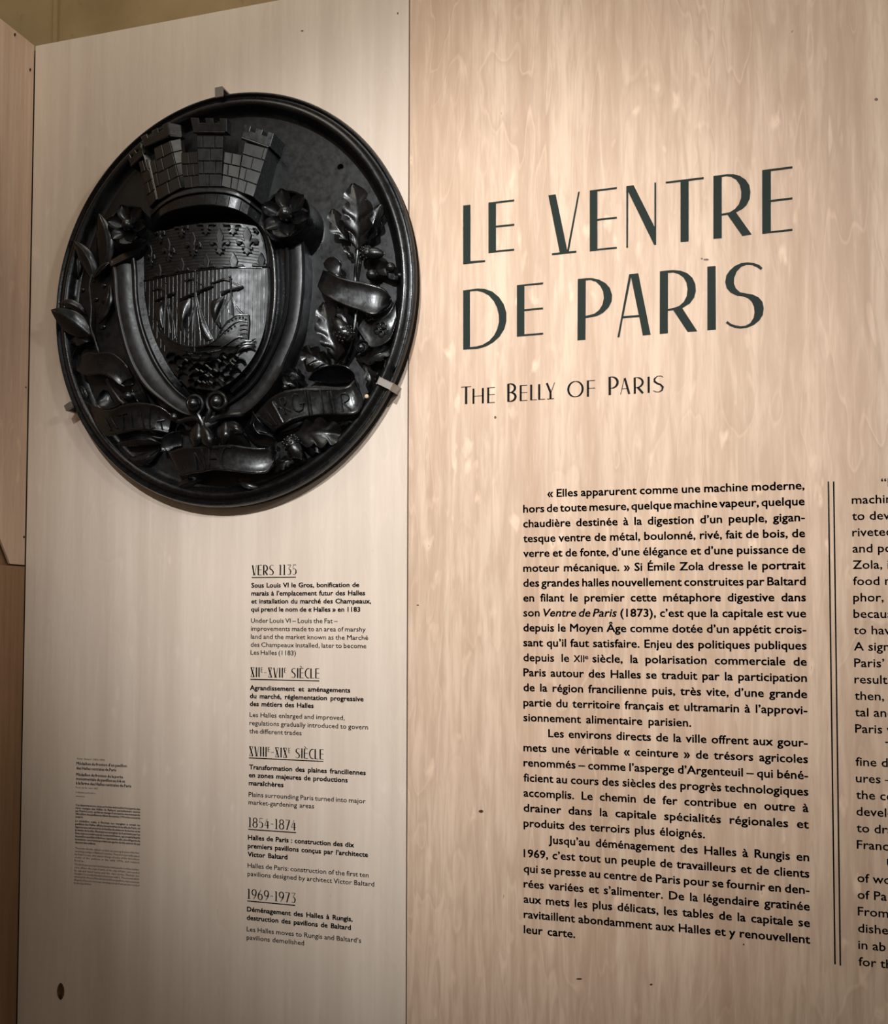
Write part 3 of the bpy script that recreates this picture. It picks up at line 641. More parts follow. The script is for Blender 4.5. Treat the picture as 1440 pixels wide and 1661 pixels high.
leaf('oak_leaf', OAK, [(590, 584, .030), (598, 604, .040), (602, 618, .040), (600, 636, .030)], 13, 3, cup=.007)
leaf('oak_leaf', OAK, [(616, 570, .030), (628, 586, .038), (632, 604, .036), (626, 620, .028)], 10, 3, cup=.006)
leaf('oak_leaf', OAK, [(592, 522, .040), (598, 516, .046), (606, 514, .040)], 5, 0, cup=.003)
# lower oak spray
OAK2 = tube('oak_branch', H(Z4((250, 1100), (300, 1120), (380, 1110), (520, 1110)), [.030, .034, .036, .034]), [.003]*4, M_IRON, MED, 7)
leaf('oak_leaf', OAK2, H(Z4((330, 1120), (430, 1120), (540, 1110), (640, 1110), (725, 1120)), [.034, .046, .050, .046, .034]), 31, 4, cup=.010, rip=.003)
leaf('oak_leaf', OAK2, H(Z4((460, 1120), (520, 1160), (580, 1210), (620, 1240)), [.034, .040, .042, .032]), 12, 3, cup=.006)
leaf('oak_leaf', OAK2, H(Z4((700, 1060), (740, 1040), (780, 1020), (820, 1010)), [.034, .040, .040, .032]), 9, 3, cup=.006)
leaf('oak_leaf', OAK2, H(Z4((270, 1110), (340, 1070), (430, 1035), (500, 1010)), [.040, .052, .054, .046]), 8, 0, cup=.004)
acorn(OAK2, Z4((365, 1140))[0], Z4((462, 1295))[0], 11, .050)
leaf('oak_leaf', OAK2, H(Z4((440, 1290), (370, 1300), (310, 1330), (260, 1370)), [.032, .042, .044, .034]), 13, 4, cup=.008)
leaf('oak_leaf', OAK2, H(Z4((480, 760), (450, 720), (400, 690), (350, 700)), [.036, .050, .054, .050]), 10, 3, cup=.008)
leaf('oak_leaf', OAK2, H(Z4((440, 800), (400, 770), (360, 750), (340, 720)), [.036, .046, .048, .044]), 9, 2, cup=.006)
ball('oak_gall', 462.6, 628, .062, 5, M_IRON, OAK2)

# laurel branch (left)
LAU = tube('laurel_branch', [(x, y, h) for x, y, h in cr([(152, 425, .034), (149, 445, .040), (145, 464, .044), (148, 500, .046), (147, 530, .046), (154, 552, .044), (160, 572, .038)], 26)], [.0022+.0012*(i % 4 == 0) for i in range(26)], M_IRON, MED, 7)
leaf('laurel_leaf', LAU, [(150, 546, .040), (129, 531, .054), (107, 515, .064), (83, 502.5, .070)], 19, 0, cup=-.006, vein=-.0012)
leaf('laurel_leaf', LAU, [(140, 512, .044), (128, 500, .058), (112, 492, .066), (95, 492, .066)], 8, 0, cup=-.004, vein=-.0012)
leaf('laurel_leaf', LAU, [(152, 458, .036), (146, 432, .046), (134, 408, .052), (119, 390, .050)], 12, 0, cup=-.005, vein=-.0012)
leaf('laurel_leaf', LAU, [(158, 446, .032), (170, 415, .040), (170, 380, .044), (160, 346, .040)], 15, 0, cup=-.006, vein=-.0012)
leaf('laurel_leaf', LAU, [(126, 452, .026), (124, 430, .032), (122, 412, .032), (116, 398, .028)], 9, 0, cup=-.004, vein=-.0012)
leaf('laurel_leaf', LAU, [(152, 452, .040), (160, 440, .046), (170, 430, .046), (180, 424, .040)], 5, 0, cup=-.003)
leaf('laurel_leaf', LAU, [(149, 560, .034), (136, 556, .040), (124, 552, .040), (112, 556, .032)], 9, 0, cup=-.004)
leaf('laurel_leaf', LAU, [(160, 525, .036), (170, 500, .040), (176, 480, .040), (178, 462, .034)], 9, 0, cup=-.004)
for x, y in ((134, 471), (169, 464), (168, 531), (156, 486)):
    c0, c1 = P(x-3, y+1, .044), P(x+6, y-2, .050); v, f = lathevf(c0, c1-c0, [(0, .001), (.002, .0045), (.006, .0055), (.010, .004), (.013, .001)], 12); build('laurel_berry', v, f, M_IRON, LAU)
LAU2 = tube('laurel_branch', H(Z3((480, 745), (520, 820), (570, 890), (600, 915)), [.036, .042, .046, .048]), [.0038]*4, M_IRON, MED, 7)
leaf('laurel_leaf', LAU2, H(Z3((850, 1185), (760, 1160), (660, 1160), (540, 1195)), [.034, .044, .046, .034]), 10, 0, cup=-.005, vein=-.0012)
leaf('laurel_leaf', LAU2, H(Z3((850, 1220), (770, 1270), (690, 1300), (600, 1280)), [.032, .042, .044, .032]), 9, 0, cup=-.005, vein=-.0012)
leaf('laurel_leaf', LAU2, H(Z3((880, 1150), (800, 1130), (740, 1110), (690, 1100)), [.034, .042, .042, .034]), 6, 0, cup=-.003)
leaf('laurel_leaf', LAU2, H(Z3((560, 760), (600, 740), (640, 760), (665, 790)), [.040, .046, .046, .040]), 6, 0, cup=-.003)
ball('laurel_berry', *Z3((630, 860))[0], .040, 8, M_IRON, LAU2)
leaf('laurel_leaf', LAU2, H(Z3((340, 900), (320, 840), (300, 800), (270, 790)), [.028, .034, .034, .028]), 6, 0, cup=-.003)

# ribbons
ribbon('ribbon', H(Z4((610, -10), (650, 5), (720, 40), (830, 65), (950, 90), (1030, 120), (1072, 172)), [.046, .058, .066, .064, .060, .052, .040]),
       H(Z4((570, 100), (600, 150), (640, 180), (750, 232), (860, 272), (960, 300), (1040, 250)), [.046, .056, .064, .064, .062, .060, .044]), n=44)
ribbon('ribbon_fold', H(Z4((1072, 172), (1066, 190), (1040, 235), (965, 298)), [.046, .050, .054, .062]), H(Z4((1076, 178), (1085, 215), (1050, 262), (972, 302)), [.034, .036, .040, .050]), n=16, lip=.0008)
ribbon('ribbon_fold', H(Z2((612, 1300), (640, 1265), (690, 1255), (730, 1290), (720, 1330), (680, 1345)), [.046, .052, .056, .056, .052, .048]), H(Z2((620, 1330), (640, 1350), (680, 1375), (720, 1395), (750, 1400), (770, 1400)), [.050, .054, .058, .056, .050, .046]), n=20, lip=.0008)
RP = ribbon('ribbon_tail', H(Z4((905, 290), (950, 330), (1000, 320), (1060, 280), (1108, 200)), [.032, .034, .036, .036, .032]), H(Z4((845, 400), (890, 470), (940, 528), (1060, 480), (1112, 350)), [.034, .036, .036, .036, .032]), n=30)
mb = MB()
for k in range(5):
    an = 2*math.pi*k/5+.3; x, y = 617+7*math.cos(an), 533+7.5*math.sin(an)
    mb.add(*tubevf([P(x+4.6*math.cos(q), y+4.6*math.sin(q), .0405) for q in [2*math.pi*i/10 for i in range(11)]], .0012, 5))
mb.add(*ballvf(P(617, 533, .040), .0035, .7, 8)); mb.build('ribbon_rosette', M_IRON, RP)
# right lower ribbon with raised letters, and its turned-back loop
mt = H(Z4((140, 985), (200, 915), (262, 862), (350, 822), (480, 803), (600, 800), (720, 802), (790, 782), (828, 742)), [.050, .056, .064, .068, .066, .062, .062, .060, .050])
mbm = H(Z4((268, 1112), (300, 1078), (350, 1048), (400, 1022), (500, 1000), (620, 988), (750, 986), (840, 972), (886, 900)), [.050, .062, .068, .066, .062, .060, .062, .058, .044])
RB = ribbon('ribbon', mt, mbm, n=50)
mc = [((a_[0]+b2[0])/2, (a_[2]+b2[2])/2) for a_, b2 in zip(cr(mt, 40), cr(mbm, 40))]
def hfac(tab):
    def hf(x): return min(tab, key=lambda q: abs(q[0]-x))[1]
    return hf
hm = hfac(mc)
for L_ in ([Z4((150, 985), (262, 1062)), Z4((205, 935), (292, 1058)), Z4((160, 1000), (215, 1005)), Z4((240, 890), (240, 905))],
           [Z4((262, 880), (322, 1020)), Z4((262, 880), (285, 872)), Z4((290, 945), (312, 935)), Z4((322, 1020), (345, 1008))],
           [Z4((310, 878), (350, 980)), Z4((310, 878), (342, 868), (352, 900), (330, 925)), Z4((330, 925), (385, 962))],
           [Z4((440, 848), (408, 845), (393, 885), (402, 935), (435, 962), (468, 945)), Z4((470, 910), (468, 948)), Z4((450, 908), (485, 904))],
           [Z4((485, 818), (515, 985)), Z4((503, 812), (532, 980))],
           [Z4((545, 818), (640, 812)), Z4((590, 818), (612, 975))],
           [Z4((640, 825), (672, 978)), Z4((660, 822), (695, 975))],
           [Z4((725, 845), (745, 965)), Z4((725, 845), (765, 838), (788, 870), (745, 905)), Z4((748, 905), (802, 958))]): strokes(RB, L_, hm, .0019)
ribbon('ribbon_loop', H(Z4((505, 745), (545, 690), (620, 652), (700, 640), (770, 655), (815, 695), (832, 745)), [.040, .050, .058, .062, .060, .056, .050]), H(Z4((560, 760), (590, 768), (640, 778), (700, 782), (750, 775), (790, 762), (815, 742)), [.030, .026, .024, .024, .026, .034, .046]), n=30)
tube('ribbon_roll', H(Z4((262, 902), (300, 970), (338, 1042)), [.064, .066, .066]), .0048, M_IRON, MED, 12)
ribbon('ribbon_fold', H(Z4((125, 960), (150, 1000), (200, 1060), (268, 1112)), [.056, .058, .056, .050]), H(Z4((110, 1050), (140, 1100), (200, 1110), (270, 1130)), [.050, .050, .048, .044]), n=16, lip=.0008)
# centre ribbon
ct = H(Z5((296, 770), (350, 825), (450, 800), (550, 792), (700, 782), (830, 772), (950, 790), (1080, 800), (1160, 780), (1188, 745)), [.050, .060, .072, .078, .080, .080, .078, .072, .060, .046])
cbm = H(Z5((385, 905), (438, 1010), (520, 1000), (600, 990), (700, 972), (850, 982), (1000, 998), (1110, 992), (1165, 930), (1190, 830)), [.048, .062, .070, .076, .080, .080, .076, .068, .056, .042])
RC = ribbon('ribbon', ct, cbm, n=50, lip=.002)
hc_ = hfac([((a_[0]+b2[0])/2, (a_[2]+b2[2])/2) for a_, b2 in zip(cr(ct, 40), cr(cbm, 40))])
for L_ in ([Z5((552, 838), (575, 968)), Z5((556, 840), (636, 968)), Z5((608, 806), (640, 966))], [Z5((668, 800), (668, 965)), Z5((668, 800), (742, 802)), Z5((668, 882), (726, 880)), Z5((668, 952), (745, 952))],
           [Z5((838, 795), (795, 795), (763, 850), (762, 905), (790, 960), (845, 972))]): strokes(RC, L_, hc_, .0021)
ribbon('ribbon_loop', H(Z5((1030, 560), (1015, 620), (1050, 680), (1120, 695), (1175, 720), (1190, 760)), [.056, .062, .058, .056, .054, .046]), H(Z5((960, 600), (940, 660), (960, 700), (1010, 760), (1080, 790), (1160, 790)), [.040, .034, .030, .026, .030, .040]), n=26)
ribbon('ribbon_loop', H(Z5((290, 745), (320, 700), (380, 675), (440, 665)), [.054, .052, .048, .040]), H(Z5((300, 820), (350, 830), (400, 800), (450, 790)), [.046, .040, .030, .026]), n=20)
# left lower ribbon with raised letters
lt = H(Z3((320, 885), (400, 928), (500, 952), (600, 916), (720, 902), (850, 930), (925, 985)), [.036, .048, .060, .064, .064, .060, .052])
lb = H(Z3((400, 1050), (470, 1128), (560, 1116), (640, 1098), (720, 1090), (800, 1098), (900, 1112)), [.040, .052, .060, .062, .062, .058, .050])
RL = ribbon('ribbon', lt, lb, n=46)
hl = hfac([((a_[0]+b2[0])/2, (a_[2]+b2[2])/2) for a_, b2 in zip(cr(lt, 40), cr(lb, 40))])
for L_ in ([Z3((500, 1000), (548, 1080)), Z3((460, 1010), (505, 1095))], [Z3((585, 985), (590, 1090)), Z3((555, 990), (620, 975))], [Z3((700, 950), (722, 1020), (735, 1078)), Z3((640, 965), (650, 1080)), Z3((650, 1080), (735, 1078))], [Z3((770, 945), (775, 1080)), Z3((775, 1080), (812, 1070))], [Z3((830, 960), (860, 1085)), Z3((820, 1030), (875, 1020))]): strokes(RL, L_, hl, .0019)
ribbon('ribbon_loop', H(Z3((455, 812), (420, 850), (400, 900), (430, 940), (500, 945)), [.052, .056, .056, .054, .050]), H(Z3((480, 820), (500, 850), (520, 890), (545, 900), (600, 905)), [.040, .034, .034, .036, .044]), n=22)
# left upper ribbon
ribbon('ribbon', H(Z3((300, 575), (340, 555), (400, 560), (500, 556), (560, 590), (620, 650), (662, 735)), [.048, .054, .056, .056, .056, .054, .046]), H(Z3((268, 680), (330, 712), (390, 712), (450, 710), (510, 736), (560, 780), (600, 800)), [.046, .054, .056, .056, .056, .052, .044]), n=40)
ribbon('ribbon_loop', H(Z3((395, 480), (330, 490), (270, 530), (240, 600), (262, 680)), [.040, .050, .056, .054, .046]), H(Z3((400, 505), (345, 520), (300, 560), (290, 620), (300, 690)), [.028, .032, .034, .036, .040]), n=24)
ribbon('ribbon_fold', H(Z3((575, 775), (600, 750), (640, 730), (662, 735)), [.052, .056, .058, .050]), H(Z3((585, 795), (620, 790), (650, 785), (664, 775)), [.044, .046, .046, .044]), n=12, lip=.0008)
ribbon('ribbon_tail', H(Z3((660, 730), (700, 760), (735, 830), (765, 905)), [.050, .052, .050, .044]), H(Z3((640, 800), (660, 850), (680, 890), (700, 910)), [.036, .034, .032, .030]), n=16)
ribbon('ribbon_tail', H(Z3((920, 985), (940, 975), (965, 990), (985, 1020)), [.060, .066, .066, .060]), H(Z3((925, 1020), (945, 1030), (975, 1050), (1000, 1080)), [.050, .050, .048, .044]), n=14)
# volutes with the palmette below
def volute(c0, rp, turns, sgn, ph, h, r0, tail):
    pts_ = []; n_ = 44
    for i in range(n_):
        t = i/(n_-1); an = ph+sgn*2*math.pi*turns*(1-t); rr = rp*(1-.72*(1-t)**.8) if t < 1 else rp
        rr = rp*(.52+.48*t)
        pts_.append((c0[0]+rr*math.cos(an), c0[1]+rr*math.sin(an)*1.05, h+.010*(1-t)))
    pts_ += tail
    sm = pts_; v, f = tubevf([P(*q) for q in sm], [r0*(.65+.35*min(1, i/n_)) for i in range(len(sm))], 9)
    V = build('volute', v, f, M_IRON, MED); ball('volute_eye', c0[0]-rp*.08, c0[1], h+.004, rp*.60, M_IRON, V); return V
volute((353.5, 652), 17.5, 1.05, 1, math.pi*.75, .072, .0058, [(338, 672, .072), (334, 684, .070), (333, 697, .066)])
volute((315.5, 655), 15, 1.05, -1, math.pi*.25, .068, .0056, [(322, 672, .070), (328, 684, .070), (332, 697, .066)])
grid('palmette_stem', [[(x, y, h) for x, y, h in cr([(300, 674, .050), (316, 682, .056), (324, 696, .058), (326, 710, .052)], 10)], [(x, y, h) for x, y, h in cr([(330, 676, .072), (333, 690, .076), (335, 702, .074), (336, 716, .066)], 10)], [(x, y, h) for x, y, h in cr([(372, 674, .050), (356, 682, .058), (346, 694, .062), (344, 708, .056)], 10)]], M_IRON, MED, base=HB)
tube('volute_branch', [(x, y, h) for x, y, h in cr([(333, 690, .066), (352, 678, .066), (372, 674, .064), (392, 672, .058), (398, 668, .054)], 16)], [.0058]*16, M_IRON, MED, 8)
tube('volute_branch', [(x, y, h) for x, y, h in cr([(333, 692, .066), (322, 680, .066), (306, 680, .062), (290, 684, .058), (283, 678, .056)], 16)], [.0058]*16, M_IRON, MED, 8)
ball('scroll_end', 283, 677, .060, 7, M_IRON, MED)
def lobe(top, bot, wpx, h, name='palmette_lobe'):
    leaf(name, MED, [(top[0], top[1], h-.006), ((top[0]*2+bot[0])/3, (top[1]*2+bot[1])/3, h+.004), ((top[0]+bot[0]*2)/3, (top[1]+bot[1]*2)/3, h+.006), (bot[0], bot[1], h-.004)], wpx, 0, cup=-.012, vein=0, thick=.008, tipw=.25)
lobe((322, 686), (316, 726), 13, .082); lobe((328, 690), (342, 728), 12, .088); lobe((366, 684), (360, 722), 12.5, .084)
lobe((364, 686), (393, 702), 11, .076)
# small leaves under the centre ribbon
leaf('laurel_leaf', LAU2, H(Z5((410, 1115), (470, 1080), (540, 1055), (610, 1045)), [.036, .044, .046, .036]), 8, 0, cup=-.004, vein=-.0014)
leaf('laurel_leaf', OAK2, H(Z5((880, 1055), (930, 1065), (990, 1085), (1060, 1105)), [.040, .044, .044, .034]), 8, 0, cup=.005, vein=.0)
# tangle of small broken leaf scrolls near the right rim and lower left ground
for x, y in ((596, 640),):
    blot_ = P(x, y, .03); v, f = ballvf(P(594.5, 643, .036), .0045, .6, 8); o = build('chipped_paint', v, f, M_EDGE, MED); o['label'] = 'pale chip in black paint'

# ------------------------------------------------------------------ steel brackets that carry the medallion
def bracket(ang, label, wd=.014, dep=.026, lip=.004, out=.0055):
    x, z0 = ell(ang, 0); nx, nz = math.cos(ang)/EA, math.sin(ang)/EB; l = math.hypot(nx, nz); n_ = Vector((nx/l, 0, nz/l)); t_ = Vector((-n_.z, 0, n_.x))
    o0 = Vector((x, 0, z0))
    B = empty('wall_bracket', o0+Vector((0, 0, 0)), label, 'bracket', 'steel brackets around the medallion')
    def bx(name, d0, d1, y0, y1):
        m = bmesh.new(); bmesh.ops.create_cube(m, size=1)
        for q in m.verts:
            q.co = o0+n_*((d0+d1)/2+q.co.x*(d1-d0))+t_*(q.co.z*wd)+Vector((0, -((y0+y1)/2+q.co.y*(y1-y0)), 0))
        bmesh.ops.bevel(m, geom=m.edges[:], offset=.0007, segments=2, affect='EDGES')
        v = [q.co.copy() for q in m.verts]; f = [tuple(q.index for q in p.verts) for p in m.faces]; m.free(); build(name, v, f, M_STEEL, B)
    bx('clamp_tab', -dep, out, .044, .049); bx('clamp_leg', out-.0045, out, .0005, .0435)
    return B
def ang_of(px, py, h=.045):
    q = P(px, py, h); return math.atan2((q.z-EC.z)/EB, (q.x-EC.x)/EA)
bracket(ang_of(640, 630), 'small polished steel bracket gripping right rim of black medallion')
bracket(ang_of(356, 150), 'small steel bracket on top edge of black oval medallion', wd=.018, dep=.012, out=.010)
bracket(ang_of(113, 659), 'small dull steel bracket under lower left rim of black medallion', wd=.014, dep=.007, out=.012)

# ------------------------------------------------------------------ lettering (vinyl, half a millimetre thick)
TH = .0012
def letters_poly(name, out, holes, mat, parent, h=TH):
    loops = [out]+holes; W = [[P(x, y, h) for x, y in l] for l in loops]
    v = []; ids = []
    for l in W: ids.append(list(range(len(v), len(v)+len(l)))); v += l
    tri = tessellate_polygon([[Vector((q.x, q.z, 0)) for q in l] for l in W]); flat_ = [i for l in ids for i in l]
    f = [tuple(flat_[k] for k in t) for t in tri]; n_ = len(v)
    v += [Vector((q.x, 0, q.z)) for q in v]
    for l in ids: f += [(l[i], l[(i+1) % len(l)], n_+l[(i+1) % len(l)], n_+l[i]) for i in range(len(l))]
    return build(name, v, f, mat, parent, smooth=False)
ZA = lambda *p: z(740, 240, 5.1429, p)
ZB = lambda *p: z(1000, 240, 4.8, p)
ZC = lambda *p: z(740, 400, 5.1429, p)
ZD = lambda *p: z(1000, 400, 4.8, p)
def Ecrv(f, x0, x1, x2, yt, yb, ytr, ybr, ym, ymr):
    return f((x0, yt), (x2, ytr), (x2, ytr+14), (x1, yt+6), (x1, ym), (x2, ymr), (x2, ymr+14), (x1, ym+14), (x1, yb-19), (x2, ybr-14), (x2, ybr), (x0, yb))
T = empty('title_lettering', P(1018, 430, 0), 'large dark green capitals LE VENTRE DE PARIS on warm plywood', 'lettering')
glyphs = [
 (ZA((57, 480), (117, 474), (117, 944), (240, 935), (240, 949), (57, 969)), []),
 (Ecrv(ZA, 268, 330, 482, 455, 875, 429, 854, 648, 632), []),
 (ZA((767, 395), (828, 386), (924, 850), (1016, 366), (1029, 364), (938, 862), (1000, 856), (1000, 871), (797, 893), (797, 878), (862, 870)), []),
 (Ecrv(ZA, 1113, 1176, 1338, 354, 860, 326, 838, 591, 573), []),
 (ZB((75, 297), (132, 290), (294, 612), (294, 270), (307, 268), (307, 750), (292, 754), (90, 340), (88, 774), (75, 775)), []),
 (ZB((382, 262), (677, 226), (677, 240), (560, 255), (560, 725), (497, 731), (497, 262), (382, 275)), []),
 (ZB((753, 217), (815, 210), (860, 204), (910, 204), (960, 217), (1005, 248), (1033, 290), (1041, 340), (1035, 395), (1010, 445), (975, 475), (928, 500), (1050, 672), (978, 683), (862, 518), (818, 525), (818, 700), (753, 706)), [ZB((818, 224), (850, 218), (890, 222), (930, 245), (958, 285), (970, 340), (968, 390), (950, 440), (920, 475), (880, 500), (818, 511))]),
 (Ecrv(ZB, 1133, 1200, 1368, 172, 667, 142, 643, 404, 384), []),
 (ZC((57, 365), (115, 358), (175, 349), (235, 352), (300, 375), (355, 420), (395, 480), (416, 550), (416, 620), (400, 685), (360, 750), (310, 795), (250, 830), (180, 850), (57, 858)), [ZC((113, 372), (170, 367), (220, 378), (270, 405), (310, 450), (338, 505), (354, 570), (355, 630), (340, 690), (315, 740), (275, 785), (220, 818), (170, 832), (113, 838))]),
 (Ecrv(ZC, 505, 567, 723, 321, 750, 298, 732, 522, 507), []),
 (ZC((1013, 270), (1080, 263), (1130, 262), (1190, 275), (1245, 305), (1280, 345), (1298, 400), (1295, 455), (1270, 505), (1225, 550), (1170, 578), (1078, 595), (1076, 776), (1010, 780)), [ZC((1079, 280), (1120, 277), (1165, 292), (1200, 325), (1225, 375), (1230, 430), (1218, 485), (1190, 530), (1150, 560), (1078, 578))]),
 (ZD((97, 215), (168, 207), (264, 684), (203, 690), (176, 547), (48, 556), (22, 703), (6, 704)), [ZD((112, 238), (172, 532), (52, 541))]),
 (ZD((336, 192), (398, 185), (440, 182), (500, 188), (550, 207), (590, 243), (612, 290), (616, 345), (603, 395), (570, 440), (510, 478), (626, 657), (552, 662), (440, 493), (398, 498), (398, 672), (335, 679)), [ZD((399, 203), (440, 200), (480, 210), (520, 238), (543, 280), (551, 330), (545, 385), (522, 430), (485, 462), (440, 478), (399, 485))]),
 (ZD((706, 156), (770, 150), (772, 643), (706, 649)), []),
 (ZD((1135, 165), (1110, 143), (1070, 128), (1020, 122), (970, 128), (920, 150), (880, 185), (853, 225), (845, 275), (855, 320), (885, 355), (930, 378), (980, 385), (1020, 398), (1050, 425), (1068, 465), (1073, 510), (1065, 555), (1040, 595), (1005, 615), (965, 619), (920, 612), (885, 598), (862, 578), (850, 593), (880, 615), (920, 630), (965, 636), (1020, 628), (1070, 607), (1110, 573), (1138, 530), (1145, 480), (1135, 430), (1105, 395), (1060, 373), (1010, 365), (960, 355), (928, 325), (912, 285), (915, 240), (935, 190), (970, 155), (1010, 140), (1055, 142), (1095, 160), (1122, 180)), []),
]
for out, holes in glyphs: letters_poly('letter', out, holes, M_TITLE, T)

# stroke alphabet in the same thick-and-thin style; unit box 0..1 (y up), pen widths given per stroke in units of cap height
def arc(cx_, cy_, rx, ry, a0, a1, n_=12): return [(cx_+rx*math.cos(math.radians(a0+(a1-a0)*i/n_)), cy_+ry*math.sin(math.radians(a0+(a1-a0)*i/n_))) for i in range(n_+1)]
K, k_ = .115, .035
def GL(ch):
    """returns aspect (w/h) and strokes [(points, width or list)]"""
    if ch in 'I1' : return (.17, [([(.5, 0), (.5, 1)], K)]) if ch == 'I' else (.30, [([(.5, 0), (.5, 1)], K), ([(.0, .98), (.5, .98)], k_), ([(0, .02), (1, .02)], k_)])
    if ch == 'L': return .42, [([(.14, 0), (.14, 1)], K), ([(.1, .02), (1, .02)], k_)]
    if ch in 'EÈ':
        s = [([(.14, 0), (.14, 1)], K), ([(.1, .98), (1, .98)], k_), ([(.1, .53), (1, .53)], k_), ([(.1, .02), (1, .02)], k_)]
        return .46, s+([([(.1, 1.22), (.6, 1.07)], k_*1.4)] if ch == 'È' else [])
    if ch == 'F': return .46, [([(.14, 0), (.14, 1)], K), ([(.1, .98), (1, .98)], k_), ([(.1, .51), (1, .51)], k_)]
    if ch == 'T': return .52, [([(.5, 0), (.5, 1)], K), ([(0, .98), (1, .98)], k_)]
    if ch == 'H': return .70, [([(.1, 0), (.1, 1)], K), ([(.9, 0), (.9, 1)], K), ([(.1, .5), (.9, .5)], k_)]
    if ch == 'V': return .52, [([(.12, 1), (.5, 0)], K), ([(.97, 1), (.6, 0)], k_), ([(.2, .02), (.85, .02)], k_)]
    if ch == 'Y': return .55, [([(.12, 1), (.52, .42), (.52, 0)], K), ([(.97, 1), (.58, .42)], k_), ([(.15, .02), (.9, .02)], k_)]
    if ch == 'A': return .60, [([(.45, 1), (.9, 0)], K), ([(.42, 1), (.03, 0)], k_), ([(.15, .34), (.75, .34)], k_)]
    if ch == 'X': return .48, [([(.12, 1), (.88, 0)], K), ([(.92, 1), (.08, 0)], k_), ([(.05, .98), (.95, .98)], k_), ([(.05, .02), (.95, .02)], k_)]
    if ch in 'PRB':
        bowl = arc(.30, .68 if ch != 'B' else .75, .58, .31 if ch != 'B' else .24, 90, -90); s = [([(.14, 0), (.14, 1)], K), (bowl, [k_+(K-k_)*math.sin(math.pi*i/12) for i in range(13)]), ([(.14, bowl[0][1]), (.3, bowl[0][1])], k_), ([(.14, bowl[-1][1]), (.3, bowl[-1][1])], k_)]
        if ch == 'R': s.append(([(.42, .38), (.90, 0)], K))
        if ch == 'B': b2 = arc(.30, .26, .64, .25, 90, -90); s += [(b2, [k_+(K-k_)*math.sin(math.pi*i/12) for i in range(13)]), ([(.14, .01), (.3, .01)], k_)]
        return .55, s
    if ch == 'O': return .95, [(arc(.5, .5, .46, .48, 0, 360, 28), [k_+(K-k_)*abs(math.cos(2*math.pi*i/28)) for i in range(29)])]
    if ch == 'C': return .50, [(arc(.85, .5, .74, .48, 75, 285, 20), [k_+(K*.9-k_)*math.sin(math.pi*i/20) for i in range(21)])]
    if ch == 'S': return .52, [([(.92, .9), (.7, .98), (.4, .97), (.15, .82), (.16, .66), (.4, .54), (.68, .46), (.88, .30), (.82, .12), (.55, .02), (.28, .03), (.05, .12)], [k_, k_, k_, K*.8, K, K*.8, K*.8, K, K*.8, k_, k_, k_])]
    if ch == '3': return .46, [([(.05, .98), (.92, .98)], k_), ([(.92, .98), (.40, .58)], k_), ([(.40, .58), (.75, .52), (.90, .34), (.80, .10), (.5, .01), (.15, .08)], [k_, K*.7, K, K*.8, k_, k_])]
    if ch == '5': return .46, [([(.15, .98), (.88, .98)], k_), ([(.2, .98), (.14, .55)], k_), ([(.14, .55), (.5, .62), (.85, .46), (.88, .2), (.55, .01), (.1, .07)], [k_, k_, K*.8, K, k_, k_])]
    if ch == '4': return .50, [([(.68, 0), (.68, .75)], K), ([(.6, 1), (.05, .28)], k_), ([(.05, .28), (1, .28)], k_)]
    if ch == '7': return .46, [([(.02, .98), (.95, .98)], k_), ([(.92, .98), (.35, 0)], K*.9)]
    if ch == '8': return .50, [(arc(.5, .76, .38, .22, 0, 360, 18), [k_+(K*.8-k_)*abs(math.cos(2*math.pi*i/18)) for i in range(19)]), (arc(.5, .28, .44, .27, 0, 360, 18), [k_+(K*.9-k_)*abs(math.cos(2*math.pi*i/18)) for i in range(19)])]
    if ch == '9': return .50, [(arc(.5, .70, .42, .29, 0, 360, 18), [k_+(K*.9-k_)*abs(math.cos(2*math.pi*i/18)) for i in range(19)]), ([(.92, .7), (.85, .4), (.35, 0)], [K, K*.7, k_])]
    if ch == '6': return .50, [(arc(.5, .30, .42, .29, 0, 360, 18), [k_+(K*.9-k_)*abs(math.cos(2*math.pi*i/18)) for i in range(19)]), ([(.08, .3), (.15, .6), (.65, 1)], [K, K*.7, k_])]
    if ch == '-': return .32, [([(.05, .47), (.95, .47)], k_)]
    return .25, []
def strokevf(pts_, wd, x0, z0, sx, sz, h):
    q = [Vector((x0+x*sx, 0, z0+y*sz)) for x, y in pts_]; n_ = len(q); v = []; f = []
    for i in range(n_):
        t = (q[min(i+1, n_-1)]-q[max(i-1, 0)]).normalized(); nn = Vector((-t.z, 0, t.x)); r = (wd[i] if hasattr(wd, '__len__') else wd)*sz/2
        for e in (-1, 1): v.append(q[i]+nn*r*e+Vector((0, -h, 0)))
    f = [(2*i, 2*i+1, 2*i+3, 2*i+2) for i in range(n_-1)]
    return v, f
def deco_glyph(mb, ch, x0, x1, z0, zt, h=.0006, bold=1.):
    for pts_, wd in GL(ch)[1]:
        wd = [q*bold for q in wd] if hasattr(wd, '__len__') else wd*bold
        mb.add(*strokevf(pts_, wd, x0, z0, x1-x0, zt-z0, h))
ST = empty('subtitle_lettering', P(910, 640, 0), 'smaller black capitals THE BELLY OF PARIS below the big title', 'lettering')
